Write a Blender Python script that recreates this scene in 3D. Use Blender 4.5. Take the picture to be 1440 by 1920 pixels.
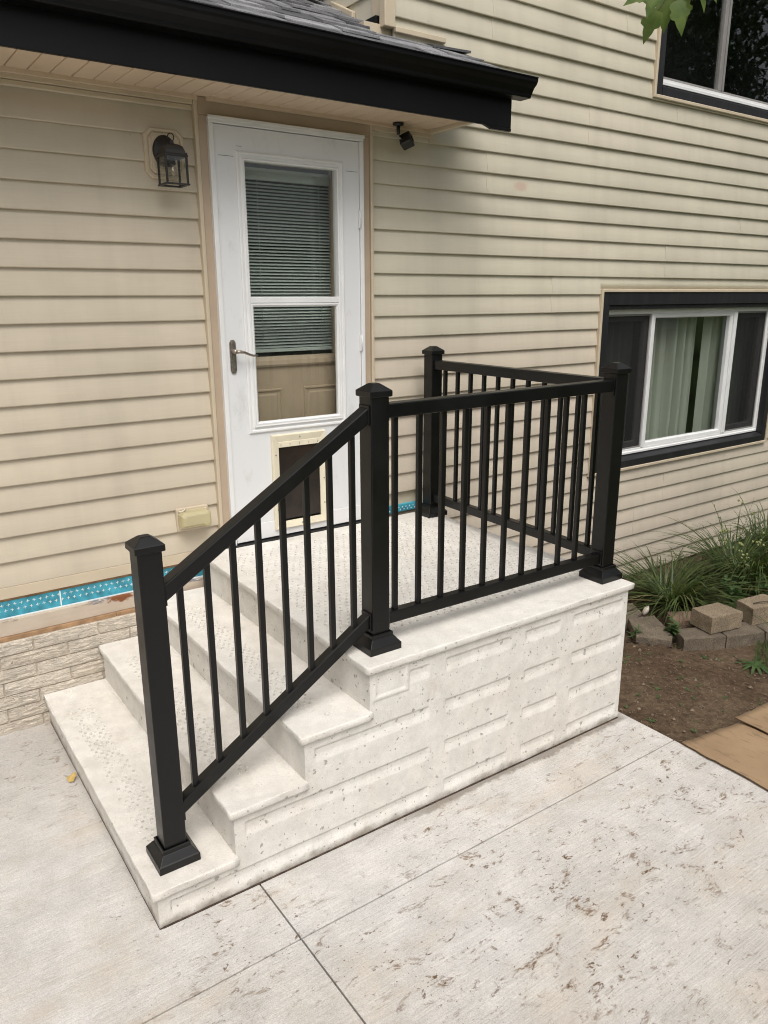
import bpy, bmesh, math, random
from mathutils import Vector, Matrix, noise as mnoise
random.seed(7)
for o in list(bpy.data.objects): bpy.data.objects.remove(o, do_unlink=True)
scene = bpy.context.scene
COL = scene.collection
rad = math.radians

# ------------------------------------------------------------------ camera
cam_d = bpy.data.cameras.new('camera'); cam = bpy.data.objects.new('camera', cam_d); COL.objects.link(cam)
cam_d.sensor_fit = 'VERTICAL'; cam_d.sensor_height = 36.0; cam_d.lens = 36.0*1443.92/1920.0
cam_d.clip_start = 0.05; cam_d.clip_end = 600
CX, CY, CZ, YAW, PITCH, ROLL = -0.5687, -3.6381, 1.9594, 0.6155, -0.2729, -0.0039
f = Vector((math.sin(YAW)*math.cos(PITCH), math.cos(YAW)*math.cos(PITCH), math.sin(PITCH)))
r = Vector((math.cos(YAW), -math.sin(YAW), 0)); u = r.cross(f)
r2 = r*math.cos(ROLL)+u*math.sin(ROLL); u2 = -r*math.sin(ROLL)+u*math.cos(ROLL)
m = Matrix((r2, u2, -f)).transposed().to_4x4(); m.translation = (CX, CY, CZ)
cam.matrix_world = m
scene.camera = cam

# ------------------------------------------------------------------ light: bright overcast
SUN_EL, SUN_AZ = 58.0, 202.0          # azimuth clockwise from +y
world = bpy.data.worlds.new('World'); scene.world = world; world.use_nodes = True
wn = world.node_tree; wn.nodes.clear()
sky = wn.nodes.new('ShaderNodeTexSky'); sky.sky_type = 'NISHITA'; sky.sun_disc = False
sky.sun_elevation = rad(SUN_EL); sky.sun_rotation = rad(SUN_AZ)
sky.air_density = 1.0; sky.dust_density = 6.0; sky.ozone_density = 1.0
hsv = wn.nodes.new('ShaderNodeHueSaturation'); hsv.inputs['Saturation'].default_value = 0.22
bg = wn.nodes.new('ShaderNodeBackground'); bg.inputs['Strength'].default_value = 0.115
wo = wn.nodes.new('ShaderNodeOutputWorld')
wn.links.new(sky.outputs[0], hsv.inputs['Color']); wn.links.new(hsv.outputs[0], bg.inputs[0]); wn.links.new(bg.outputs[0], wo.inputs[0])
sd = bpy.data.lights.new('sun', 'SUN'); sd.energy = 1.5; sd.angle = rad(36); sd.color = (1.0, 0.955, 0.895)
sun = bpy.data.objects.new('sun', sd); COL.objects.link(sun)
sv = Vector((math.sin(rad(SUN_AZ))*math.cos(rad(SUN_EL)), math.cos(rad(SUN_AZ))*math.cos(rad(SUN_EL)), math.sin(rad(SUN_EL))))
sun.rotation_euler = sv.to_track_quat('Z', 'Y').to_euler(); sun.location = sv*30
scene.view_settings.view_transform = 'Standard'; scene.view_settings.look = 'None'
scene.view_settings.exposure = 0.27; scene.view_settings.gamma = 1.0
scene.cycles.filter_width = 1.05; scene.cycles.max_bounces = 8; scene.cycles.transparent_max_bounces = 14

# ------------------------------------------------------------------ materials
def new_mat(name):
    mt = bpy.data.materials.new(name); mt.use_nodes = True
    nt = mt.node_tree; b = nt.nodes['Principled BSDF']
    return mt, nt, b
class NB:
    """small node builder"""
    def __init__(s, nt): s.nt = nt; s._pos = None
    def n(s, t, **kw):
        nd = s.nt.nodes.new(t)
        for k, v in kw.items(): setattr(nd, k, v)
        return nd
    def l(s, a, b): s.nt.links.new(a, b)
    def pos(s):
        if s._pos is None: s._pos = s.n('ShaderNodeNewGeometry').outputs['Position']
        return s._pos
    def objc(s): return s.n('ShaderNodeTexCoord').outputs['Object']
    def mapv(s, v, sc, loc=(0,0,0)):
        mp = s.n('ShaderNodeMapping'); mp.inputs['Scale'].default_value = sc; mp.inputs['Location'].default_value = loc
        s.l(v, mp.inputs['Vector']); return mp.outputs[0]
    def noise(s, v, scale=1, detail=4, rough=.55, dist=0):
        t = s.n('ShaderNodeTexNoise'); t.inputs['Scale'].default_value = scale; t.inputs['Detail'].default_value = detail
        t.inputs['Roughness'].default_value = rough; t.inputs['Distortion'].default_value = dist
        s.l(v, t.inputs['Vector']); return t.outputs['Fac']
    def rng(s, v, a, b, c=0., d=1., smooth=True):
        t = s.n('ShaderNodeMapRange'); t.interpolation_type = 'SMOOTHSTEP' if smooth else 'LINEAR'
        for i, x in zip((1,2,3,4), (a,b,c,d)): t.inputs[i].default_value = x
        s.l(v, t.inputs[0]); return t.outputs[0]
    def math(s, op, a, b=None):
        t = s.n('ShaderNodeMath', operation=op)
        for i, x in enumerate((a, b)):
            if x is None: continue
            if isinstance(x, (int, float)): t.inputs[i].default_value = x
            else: s.l(x, t.inputs[i])
        return t.outputs[0]
    def mix(s, fac, a, b, mode='MIX'):
        t = s.n('ShaderNodeMix', data_type='RGBA', blend_type=mode)
        for i, x in ((0, fac), (6, a), (7, b)):
            if isinstance(x, (int, float)): t.inputs[i].default_value = x
            elif isinstance(x, tuple): t.inputs[i].default_value = (*x[:3], 1)
            else: s.l(x, t.inputs[i])
        return t.outputs[2]
    def grey(s, v):
        t = s.n('ShaderNodeCombineColor')
        for i in range(3): s.l(v, t.inputs[i])
        return t.outputs[0]
    def bump(s, h, strength, dist=.01, prev=None):
        t = s.n('ShaderNodeBump'); t.inputs['Strength'].default_value = strength; t.inputs['Distance'].default_value = dist
        s.l(h, t.inputs['Height'])
        if prev is not None: s.l(prev, t.inputs['Normal'])
        return t.outputs[0]
    def xyz(s, v):
        t = s.n('ShaderNodeSeparateXYZ'); s.l(v, t.inputs[0]); return t.outputs
def simple(name, col, rough=.5, var=.0, vscale=8, bump=0, bscale=200, metallic=0, spec=.5, bdist=.002):
    mt, nt, b = new_mat(name); k = NB(nt)
    b.inputs['Roughness'].default_value = rough; b.inputs['Metallic'].default_value = metallic
    b.inputs['Specular IOR Level'].default_value = spec
    if var:
        fac = k.rng(k.noise(k.pos(), vscale, 5), .25, .75, 1-var, 1+var)
        c = k.mix(1.0, tuple(col), k.grey(fac), 'MULTIPLY'); k.l(c, b.inputs['Base Color'])
    else: b.inputs['Base Color'].default_value = (*col, 1)
    if bump: k.l(k.bump(k.noise(k.pos(), bscale, 3), bump, bdist), b.inputs['Normal'])
    return mt
MAT = {}
# siding: colour from the object, faint grain, grime
mt, nt, b = new_mat('vinyl_siding'); k = NB(nt); P = k.pos()
oi = k.n('ShaderNodeObjectInfo')
blot = k.rng(k.noise(k.mapv(P, (1.1,1,2.2)), 1.3, 4), .3, .7, .94, 1.05)
strk = k.rng(k.noise(k.mapv(P, (7,1,.5)), 1.0, 5, .6), .40, .75, 1.0, .91)
grn = k.noise(k.mapv(P, (5,1,190)), 1.0, 4, .6)
c = k.mix(1.0, oi.outputs['Color'], k.grey(blot), 'MULTIPLY'); c = k.mix(1.0, c, k.grey(strk), 'MULTIPLY')
c = k.mix(1.0, c, k.grey(k.rng(grn, .3, .7, .975, 1.02)), 'MULTIPLY')
spk = k.rng(k.noise(k.mapv(P, (30,1,30)), 1.0, 2, .5), .735, .79)
spk = k.math('MULTIPLY', spk, k.rng(k.noise(P, 2.3, 2), .45, .6))
c = k.mix(k.math('MULTIPLY', spk, .35), c, (.14,.11,.08))
# reddish scuff on one board
vs = k.n('ShaderNodeVectorMath', operation='SUBTRACT'); vs.inputs[1].default_value = (3.02,-.012,2.60); k.l(P, vs.inputs[0])
vl = k.n('ShaderNodeVectorMath', operation='LENGTH'); k.l(k.mapv(vs.outputs[0], (1,1,2.2)), vl.inputs[0])
dsm = k.math('ADD', vl.outputs['Value'], k.math('MULTIPLY', k.noise(P, 30, 4), .06))
c = k.mix(k.rng(dsm, .11, .06, 0, .55), c, (.42,.27,.21))
k.l(c, b.inputs['Base Color']); b.inputs['Roughness'].default_value = .48; b.inputs['Specular IOR Level'].default_value = .4
bm1 = k.bump(grn, .14, .0015); bm2 = k.bump(k.noise(k.mapv(P, (1.2,1,5)), 1, 2), .25, .006, bm1)
k.l(bm2, b.inputs['Normal']); MAT['siding'] = mt

def concrete(name, base, tint, pits=True, treads=True):
    mt, nt, b = new_mat(name); k = NB(nt); P = k.pos()
    g = k.n('ShaderNodeNewGeometry'); nz = k.xyz(g.outputs['Normal'])[2]
    vert = k.rng(nz, .35, .7, 1, 0)
    n1 = k.noise(P, 2.2, 5, .6); n2 = k.noise(P, 14, 6, .65); n3 = k.noise(P, 220, 3, .6)
    c = k.mix(k.rng(n1, .35, .68), tuple(base), tuple(tint))
    c = k.mix(1.0, c, k.grey(k.rng(n2, .3, .75, .90, 1.06)), 'MULTIPLY')
    c = k.mix(1.0, c, k.grey(k.rng(n3, .3, .7, .92, 1.05)), 'MULTIPLY')
    # thin hairline grime
    gr = k.math('MULTIPLY', k.rng(k.noise(k.mapv(P, (9,9,5)), 1, 8, .72), .55, .72), .38)
    c = k.mix(gr, c, (.42,.36,.28))
    # grime rising from the ground on the side faces
    zz = k.xyz(P)[2]
    low = k.math('ADD', zz, k.math('MULTIPLY', k.noise(P, 9, 6, .7), -.12))
    c = k.mix(k.math('MULTIPLY', k.rng(low, -.055, -.01, 1, 0), .75), c, (.20,.17,.13))
    h = k.math('ADD', k.math('MULTIPLY', n2, .5), k.math('MULTIPLY', n3, .25))
    nrm = k.bump(h, .35, .004)
    if pits:
        for sc, lo, amt, warp in ((42, .80, .55, .8), (95, .72, .60, .7), (26, .93, .5, .9)):
            v = k.n('ShaderNodeTexVoronoi'); v.inputs['Scale'].default_value = sc
            w = k.n('ShaderNodeVectorMath', operation='ADD'); k.l(P, w.inputs[0])
            nn = k.n('ShaderNodeTexNoise'); nn.inputs['Scale'].default_value = sc*2.2; nn.inputs['Detail'].default_value = 2; k.l(P, nn.inputs['Vector'])
            ns = k.n('ShaderNodeVectorMath', operation='SCALE'); ns.inputs['Scale'].default_value = warp/sc; k.l(nn.outputs['Color'], ns.inputs[0])
            k.l(ns.outputs[0], w.inputs[1]); k.l(w.outputs[0], v.inputs['Vector'])
            rr = k.rng(k.xyz(v.outputs['Color'])[0], lo, 1.0, 0, .34, smooth=False)
            d = k.math('SUBTRACT', rr, v.outputs['Distance'])
            mk = k.math('MULTIPLY', k.rng(d, 0.0, .07), k.math('ADD', k.math('MULTIPLY', vert, .82), .18))
            c = k.mix(k.math('MULTIPLY', mk, amt), c, (.17,.15,.125))
            nrm = k.bump(k.math('MULTIPLY', mk, -1), .8, .004, nrm)
    k.l(c, b.inputs['Base Color']); b.inputs['Roughness'].default_value = .8; b.inputs['Specular IOR Level'].default_value = .3
    k.l(nrm, b.inputs['Normal']); return mt
MAT['precast'] = concrete('precast_concrete', (.70,.675,.63), (.65,.615,.56))

MAT['stud'] = simple('worn_stud_concrete', (.545,.52,.475), .85, .25, 60)
# patio: broomed concrete with mud marks
mt, nt, b = new_mat('broomed_concrete'); k = NB(nt); P = k.pos()
broom = k.noise(k.mapv(P, (7,170,1)), 1, 4, .65, .3)
fine = k.noise(P, 260, 3, .6); big = k.noise(P, .9, 4, .55); mid = k.noise(P, 6, 6, .65)
c = k.mix(k.rng(big, .35, .68), (.56,.54,.515), (.51,.48,.44))
c = k.mix(1.0, c, k.grey(k.rng(mid, .3, .72, .88, 1.07)), 'MULTIPLY')
c = k.mix(1.0, c, k.grey(k.rng(broom, .3, .7, .90, 1.06)), 'MULTIPLY')
c = k.mix(1.0, c, k.grey(k.rng(fine, .3, .7, .84, 1.10)), 'MULTIPLY')
# warm film of dust
c = k.mix(k.math('MULTIPLY', k.rng(k.noise(k.mapv(P, (1.2,2.2,1)), 1.6, 6, .65), .46, .72), .42), c, (.45,.37,.275))
px, py, pz = k.xyz(P)
where = k.math('MULTIPLY', k.rng(px, -1.2, .6, .62, 1), k.rng(k.noise(P, 1.15, 3, .5), .36, .62))
streak = k.noise(k.mapv(P, (9,15,1)), 1, 9, .74, .8)
s1 = k.math('MULTIPLY', k.rng(streak, .535, .64), k.math('ADD', where, .08))
s1 = k.math('MULTIPLY', s1, k.rng(k.noise(k.mapv(P, (34,100,1)), 1, 3, .6), .36, .58))
c = k.mix(k.math('MULTIPLY', s1, .92), c, (.17,.112,.068))
blob = k.noise(k.mapv(P, (17,26,1), (3,8,0)), 1, 5, .62, .6)
s2 = k.math('MULTIPLY', k.rng(blob, .61, .67), k.math('ADD', where, .12))
s2 = k.math('MULTIPLY', s2, k.rng(k.noise(k.mapv(P, (70,130,1)), 1, 3, .6), .36, .56))
c = k.mix(k.math('MULTIPLY', s2, .97), c, (.135,.085,.05))
speck = k.rng(k.noise(k.mapv(P, (60,85,1)), 1, 4, .65), .635, .68)
c = k.mix(k.math('MULTIPLY', speck, k.math('ADD', where, .12)), c, (.15,.10,.062))
# crumbs of wet mortar along the foot of the steps
yy = k.math('ADD', py, k.math('MULTIPLY', k.noise(k.mapv(P, (7,7,1)), 1, 6, .7), .10))
wet = k.math('MULTIPLY', k.rng(yy, -1.585, -1.560), k.math('MULTIPLY', k.rng(px, .72, 1.15), k.rng(px, 2.30, 2.24)))
c = k.mix(k.math('MULTIPLY', wet, .72), c, (.17,.145,.115))
# darker exposed aggregate and shade towards the foundation, both painted into the colour
agg_shade = k.math('MULTIPLY', k.rng(k.math('ADD', py, k.math('MULTIPLY', mid, .5)), -.55, .05), k.rng(px, .3, .0))
c = k.mix(k.math('MULTIPLY', agg_shade, .30), c, k.mix(k.rng(k.noise(P, 150, 3), .45, .6), (.27,.26,.245), (.42,.405,.38)))
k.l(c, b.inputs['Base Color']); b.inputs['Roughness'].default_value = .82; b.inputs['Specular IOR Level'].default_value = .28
nrm = k.bump(broom, .55, .004); nrm = k.bump(fine, .3, .002, nrm); k.l(nrm, b.inputs['Normal']); MAT['patio'] = mt

# soil and grass sheet
mt, nt, b = new_mat('soil_and_grass'); k = NB(nt); P = k.pos()
n1 = k.noise(P, 2.0, 6, .65); n2 = k.noise(P, 28, 6, .7); n3 = k.noise(P, 150, 4, .65)
c = k.mix(k.rng(n1, .35, .65), (.082,.053,.033), (.125,.087,.056))
c = k.mix(1.0, c, k.grey(k.rng(n2, .25, .75, .55, 1.5)), 'MULTIPLY')
c = k.mix(k.math('MULTIPLY', k.rng(n3, .58, .70), .6), c, (.30,.23,.16))
c = k.mix(k.math('MULTIPLY', k.rng(k.noise(P, 45, 4, .7), .62, .70), .5), c, (.09,.085,.03))
px, py, pz = k.xyz(P)
dd = k.math('ADD', k.math('MAXIMUM', k.math('SUBTRACT', px, 5.4), k.math('SUBTRACT', -3.3, py)), k.math('MULTIPLY', k.noise(P, 2.5, 4), .9))
g1 = k.mix(k.rng(k.noise(P, 30, 4), .3, .7), (.035,.06,.014), (.075,.105,.03))
c = k.mix(k.rng(dd, .35, .6), c, g1)
k.l(c, b.inputs['Base Color']); b.inputs['Roughness'].default_value = .95; b.inputs['Specular IOR Level'].default_value = .15
nrm = k.bump(n2, .9, .02); nrm = k.bump(n3, .7, .008, nrm); k.l(nrm, b.inputs['Normal']); MAT['soil'] = mt

# powder coated aluminium
mt, nt, b = new_mat('black_powder_coat'); k = NB(nt); P = k.pos()
b.inputs['Base Color'].default_value = (.0024,.0024,.0025,1); b.inputs['Specular IOR Level'].default_value = .42
k.l(k.rng(k.noise(P, 9, 4), .3, .7, .33, .44), b.inputs['Roughness'])
k.l(k.bump(k.noise(P, 900, 2), .05, .001), b.inputs['Normal']); MAT['rail'] = mt
MAT['fascia'] = simple('black_fascia_metal', (.0030,.0030,.0034), .42, .35, 3, .08, 5, bdist=.01, spec=.22)
# dusty charcoal casing
mt, nt, b = new_mat('charcoal_casing'); k = NB(nt); P = k.pos()
d = k.rng(k.noise(k.mapv(P, (14,3,2)), 1, 6, .7), .45, .8)
k.l(k.mix(k.math('MULTIPLY', d, .35), (.010,.010,.012), (.06,.058,.056)), b.inputs['Base Color']); b.inputs['Roughness'].default_value = .5
MAT['casing'] = mt
# white painted door with scuffs
mt, nt, b = new_mat('white_door_paint'); k = NB(nt); P = k.pos()
g = k.math('MULTIPLY', k.rng(k.noise(k.mapv(P, (9,9,4)), 1, 8, .72), .55, .74), .42)
c = k.mix(g, (.69,.695,.70), (.45,.44,.41))
g2 = k.rng(k.noise(k.mapv(P, (40,40,9)), 1, 5, .7), .68, .76)
zz = k.xyz(P)[2]
c = k.mix(k.math('MULTIPLY', g2, k.rng(zz, 2.0, .7, .15, .55)), c, (.36,.34,.30))
c = k.mix(k.math('MULTIPLY', k.rng(k.math('ADD', zz, k.math('MULTIPLY', k.noise(P, 12, 5), .12)), .92, .76), .35), c, (.50,.50,.50))
k.l(c, b.inputs['Base Color']); b.inputs['Roughness'].default_value = .42
k.l(k.bump(k.noise(k.mapv(P, (60,60,6)), 1, 4), .06, .002), b.inputs['Normal']); MAT['door'] = mt
MAT['white_vinyl'] = simple('white_vinyl', (.72,.72,.715), .4, .05, 6)
MAT['grey_sash'] = simple('screen_dimmed_sash', (.22,.21,.20), .5, .1, 8)  # insect screen's dimming of the white sash is painted into this grey
MAT['trim'] = simple('beige_trim', (.54,.455,.335), .5, .06, 5, .08, 60)
MAT['casing_tan'] = simple('tan_door_casing', (.43,.335,.245), .5, .08, 5, .08, 40)
MAT['soffit'] = simple('soffit_vinyl', (.60,.475,.35), .55, .05, 4, .06, 50)
MAT['entry'] = simple('tan_entry_door', (.40,.305,.215), .45, .05, 5)
MAT['blind'] = simple('blind_slat', (.63,.65,.62), .5)
MAT['dark'] = simple('dark_void', (.012,.012,.012), .9)
MAT['interior'] = simple('dim_interior', (.05,.05,.045), .9)
MAT['nickel'] = simple('brushed_bronze_nickel', (.36,.315,.27), .36, .2, 60, metallic=.9)
MAT['cream'] = simple('cream_plastic', (.71,.65,.50), .45, .06, 12)
MAT['flap'] = simple('brown_vinyl_flap', (.018,.012,.009), .28, .5, 12)
MAT['lantern'] = simple('black_cast_lantern', (.012,.011,.010), .45, .3, 60, .25, 300)
MAT['steel'] = simple('screw_steel', (.35,.34,.32), .4, metallic=.8)
MAT['bulb'] = simple('warm_filament_bulb', (.62,.44,.28), .2)
MAT['shell'] = simple('bone_white_stone', (.66,.60,.50), .7, .1, 30)
MAT['camera_plastic'] = simple('black_camera_plastic', (.010,.010,.011), .35)
MAT['lens'] = simple('dark_lens', (.004,.004,.006), .08)
MAT['yellowed'] = None
mt, nt, b = new_mat('yellowed_clear_plastic'); k = NB(nt)
b.inputs['Base Color'].default_value = (.62,.56,.36,1); b.inputs['Roughness'].default_value = .35
tr = k.n('ShaderNodeBsdfTransparent'); tr.inputs[0].default_value = (.8,.75,.55,1); mx = k.n('ShaderNodeMixShader'); mx.inputs[0].default_value = .62
out = nt.nodes['Material Output']; k.l(tr.outputs[0], mx.inputs[1]); k.l(b.outputs[0], mx.inputs[2]); k.l(mx.outputs[0], out.inputs[0]); MAT['yellowed'] = mt
def glass(name, tint, refl=1.0):
    mt, nt, b = new_mat(name); k = NB(nt); nt.nodes.remove(b)
    tr = k.n('ShaderNodeBsdfTransparent'); tr.inputs[0].default_value = (*tint,1)
    gl = k.n('ShaderNodeBsdfGlossy'); gl.inputs['Roughness'].default_value = .012
    gl.inputs[0].default_value = (.95,.97,1,1)
    lw = k.n('ShaderNodeLayerWeight'); lw.inputs['Blend'].default_value = .5
    sch = k.math('ADD', .045, k.math('MULTIPLY', k.math('POWER', lw.outputs['Facing'], 5.0), .95))
    k.l(k.bump(k.noise(k.pos(), 1.6, 2), .03, .01), gl.inputs['Normal'])
    mx = k.n('ShaderNodeMixShader'); k.l(k.math('MULTIPLY', sch, refl), mx.inputs[0])
    k.l(tr.outputs[0], mx.inputs[1]); k.l(gl.outputs[0], mx.inputs[2]); k.l(mx.outputs[0], nt.nodes['Material Output'].inputs[0]); return mt
MAT['glass'] = glass('window_glass', (.955,.97,.96)); MAT['clear'] = glass('lantern_glass', (.94,.94,.92), .8)
mt, nt, b = new_mat('insect_screen'); k = NB(nt); b.inputs['Base Color'].default_value = (.014,.014,.015,1); b.inputs['Roughness'].default_value = .7
tr = k.n('ShaderNodeBsdfTransparent'); mx = k.n('ShaderNodeMixShader'); mx.inputs[0].default_value = .45
k.l(tr.outputs[0], mx.inputs[1]); k.l(b.outputs[0], mx.inputs[2]); k.l(mx.outputs[0], nt.nodes['Material Output'].inputs[0]); MAT['screen'] = mt
# sheer curtain
mt, nt, b = new_mat('sheer_curtain'); k = NB(nt); nt.nodes.remove(b)
df = k.n('ShaderNodeBsdfDiffuse'); df.inputs[0].default_value = (.44,.47,.40,1); tl = k.n('ShaderNodeBsdfTranslucent'); tl.inputs[0].default_value = (.38,.42,.34,1)
mx = k.n('ShaderNodeMixShader'); mx.inputs[0].default_value = .3; k.l(df.outputs[0], mx.inputs[1]); k.l(tl.outputs[0], mx.inputs[2]); k.l(mx.outputs[0], nt.nodes['Material Output'].inputs[0]); MAT['curtain'] = mt
# shingles
mt, nt, b = new_mat('asphalt_shingle'); k = NB(nt); P = k.pos(); oi = k.n('ShaderNodeObjectInfo')
gr = k.noise(P, 420, 2, .7)
c = k.mix(k.rng(oi.outputs['Random'], 0, 1, 0, 1, False), (.07,.07,.075), (.24,.24,.25))
c = k.mix(1.0, c, k.grey(k.rng(gr, .3, .7, .55, 1.5)), 'MULTIPLY')
c = k.mix(1.0, c, k.grey(k.rng(k.noise(P, 12, 4), .3, .7, .75, 1.2)), 'MULTIPLY')
k.l(c, b.inputs['Base Color']); b.inputs['Roughness'].default_value = .95; k.l(k.bump(gr, .7, .003), b.inputs['Normal']); MAT['shingle'] = mt
# painted rough brick
mt, nt, b = new_mat('painted_rough_brick'); k = NB(nt); P = k.pos(); oi = k.n('ShaderNodeObjectInfo')
str_ = k.noise(k.mapv(P, (16,10,75)), 1, 5, .65, 1.4)
c = k.mix(oi.outputs['Random'], (.60,.53,.435), (.67,.60,.505))
c = k.mix(1.0, c, k.grey(k.rng(k.noise(P, 25, 5), .3, .7, .86, 1.08)), 'MULTIPLY')
c = k.mix(k.rng(k.noise(P, 34, 4, .65), .665, .70, 0, .8), c, (.16,.12,.085))
c = k.mix(k.rng(str_, .34, .45, .55, 0), c, (.40,.335,.26))
k.l(c, b.inputs['Base Color']); b.inputs['Roughness'].default_value = .85
k.l(k.bump(str_, 1.0, .016), b.inputs['Normal']); MAT['brick'] = mt
MAT['mortar'] = simple('painted_mortar', (.52,.455,.375), .9, .12, 20, .5, 60, bdist=.004)
# house wrap, sill board
MAT['wrap'] = simple('blue_house_wrap', (.045,.29,.385), .5, .4, 18, .4, 8, bdist=.006)
MAT['wrap_print'] = simple('white_print', (.74,.80,.82), .6)
mt, nt, b = new_mat('weathered_sill_paint'); k = NB(nt); P = k.pos()
zz = k.xyz(P)[2]
c = k.mix(k.rng(k.noise(P, 9, 5), .3, .7), (.47,.385,.305), (.53,.45,.36))
pe = k.rng(k.math('ADD', k.noise(k.mapv(P, (6,1,26)), 1, 6, .7), k.math('MULTIPLY', k.math('SUBTRACT', zz, .535), 3.0)), .60, .66)
c = k.mix(pe, c, k.mix(k.rng(k.noise(P, 11, 2), .45, .55), (.17,.17,.19), (.33,.27,.22)))
vs = k.n('ShaderNodeVectorMath', operation='SUBTRACT'); vs.inputs[1].default_value = (.41,-.02,.548); k.l(P, vs.inputs[0])
vl = k.n('ShaderNodeVectorMath', operation='LENGTH'); k.l(k.mapv(vs.outputs[0], (.5,1,1.6)), vl.inputs[0])
c = k.mix(k.rng(k.math('ADD', vl.outputs['Value'], k.math('MULTIPLY', k.noise(P, 45, 4), .05)), .062, .048), c, (.20,.065,.02))
k.l(c, b.inputs['Base Color']); b.inputs['Roughness'].default_value = .7; k.l(k.bump(k.noise(k.mapv(P, (6,1,40)), 1, 5), .4, .004), b.inputs['Normal']); MAT['sill'] = mt
MAT['raw_wood'] = simple('bare_plywood_edge', (.33,.20,.105), .8, .3, 22, .4, 60, bdist=.003)
MAT['block'] = None
def stone(name, a, bcol):
    mt, nt, b = new_mat(name); k = NB(nt); P = k.pos()
    n1 = k.noise(P, 9, 6, .65); n2 = k.noise(P, 130, 5, .7)
    c = k.mix(k.rng(n1, .35, .65), a, bcol); c = k.mix(1.0, c, k.grey(k.rng(n2, .25, .75, .5, 1.45)), 'MULTIPLY')
    c = k.mix(k.rng(k.noise(P, 22, 5, .7), .62, .7, 0, .6), c, (.075,.072,.035))
    k.l(c, b.inputs['Base Color']); b.inputs['Roughness'].default_value = .95; k.l(k.bump(n2, .9, .008), b.inputs['Normal']); return mt
MAT['block'] = stone('tan_wall_block', (.215,.165,.11), (.275,.215,.145)); MAT['paver'] = stone('grey_wall_block', (.125,.100,.072), (.18,.145,.105)); MAT['redstone'] = stone('reddish_flagstone', (.22,.14,.10), (.27,.185,.135))
# cardboard
mt, nt, b = new_mat('cardboard'); k = NB(nt); P = k.pos()
c = k.mix(k.rng(k.noise(P, 4, 5), .3, .7), (.25,.165,.092), (.31,.21,.12))
c = k.mix(k.rng(k.noise(k.mapv(P, (30,8,1)), 1, 6, .7), .53, .66, 0, .6), c, (.15,.095,.055))
k.l(c, b.inputs['Base Color']); b.inputs['Roughness'].default_value = .8; k.l(k.bump(k.noise(k.mapv(P, (90,4,1)), 1, 2), .15, .002), b.inputs['Normal']); MAT['cardboard'] = mt
MAT['cardboard_edge'] = simple('cardboard_edge', (.12,.075,.04), .9)
def leafmat(name, a, bcol, tl=.35, rough=.5):
    mt, nt, b = new_mat(name); k = NB(nt); P = k.pos()
    c = k.mix(k.rng(k.noise(P, 17, 3), .3, .7), a, bcol)
    k.l(c, b.inputs['Base Color']); b.inputs['Roughness'].default_value = rough
    t = k.n('ShaderNodeBsdfTranslucent'); k.l(k.mix(1.0, c, (1.25,1.3,.7), 'MULTIPLY'), t.inputs[0])
    mx = k.n('ShaderNodeMixShader'); mx.inputs[0].default_value = tl
    k.l(b.outputs[0], mx.inputs[1]); k.l(t.outputs[0], mx.inputs[2]); k.l(mx.outputs[0], nt.nodes['Material Output'].inputs[0]); return mt
MAT['blade'] = leafmat('grass_blade', (.038,.062,.017), (.105,.14,.042)); MAT['blade_dry'] = leafmat('dry_blade', (.20,.15,.07), (.28,.22,.11))
MAT['weed'] = leafmat('weed_leaf', (.05,.10,.028), (.09,.15,.05)); MAT['vine'] = leafmat('bright_tree_leaf', (.075,.125,.026), (.135,.185,.045), .4)
MAT['bud'] = leafmat('pale_seed_pod', (.30,.33,.12), (.40,.40,.19), .3); MAT['lawn'] = leafmat('lawn_blade', (.04,.085,.02), (.08,.14,.035))
MAT['dark_leaf'] = leafmat('dark_tree_leaf', (.028,.05,.014), (.05,.085,.025), .3)
MAT['bark'] = simple('bark', (.085,.065,.05), .9, .3, 20, .8, 30, bdist=.02)
MAT['dry_leaf'] = simple('yellow_dry_leaf', (.42,.29,.09), .7, .2, 60)
MAT['chip'] = simple('soil_chips', (.17,.125,.085), .9, .5, 40)
MAT['mulch'] = simple('dark_mulch', (.055,.035,.024), .95, .6, 50)
MAT['far_wall'] = simple('pale_grey_siding', (.42,.43,.44), .6, .05, 2); MAT['far_roof'] = simple('far_roof', (.07,.07,.075), .9); MAT['far_dark'] = simple('far_dark_glass', (.02,.022,.025), .2)
MAT['fence'] = simple('brown_fence_wood', (.20,.13,.08), .8, .2, 4)

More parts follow.
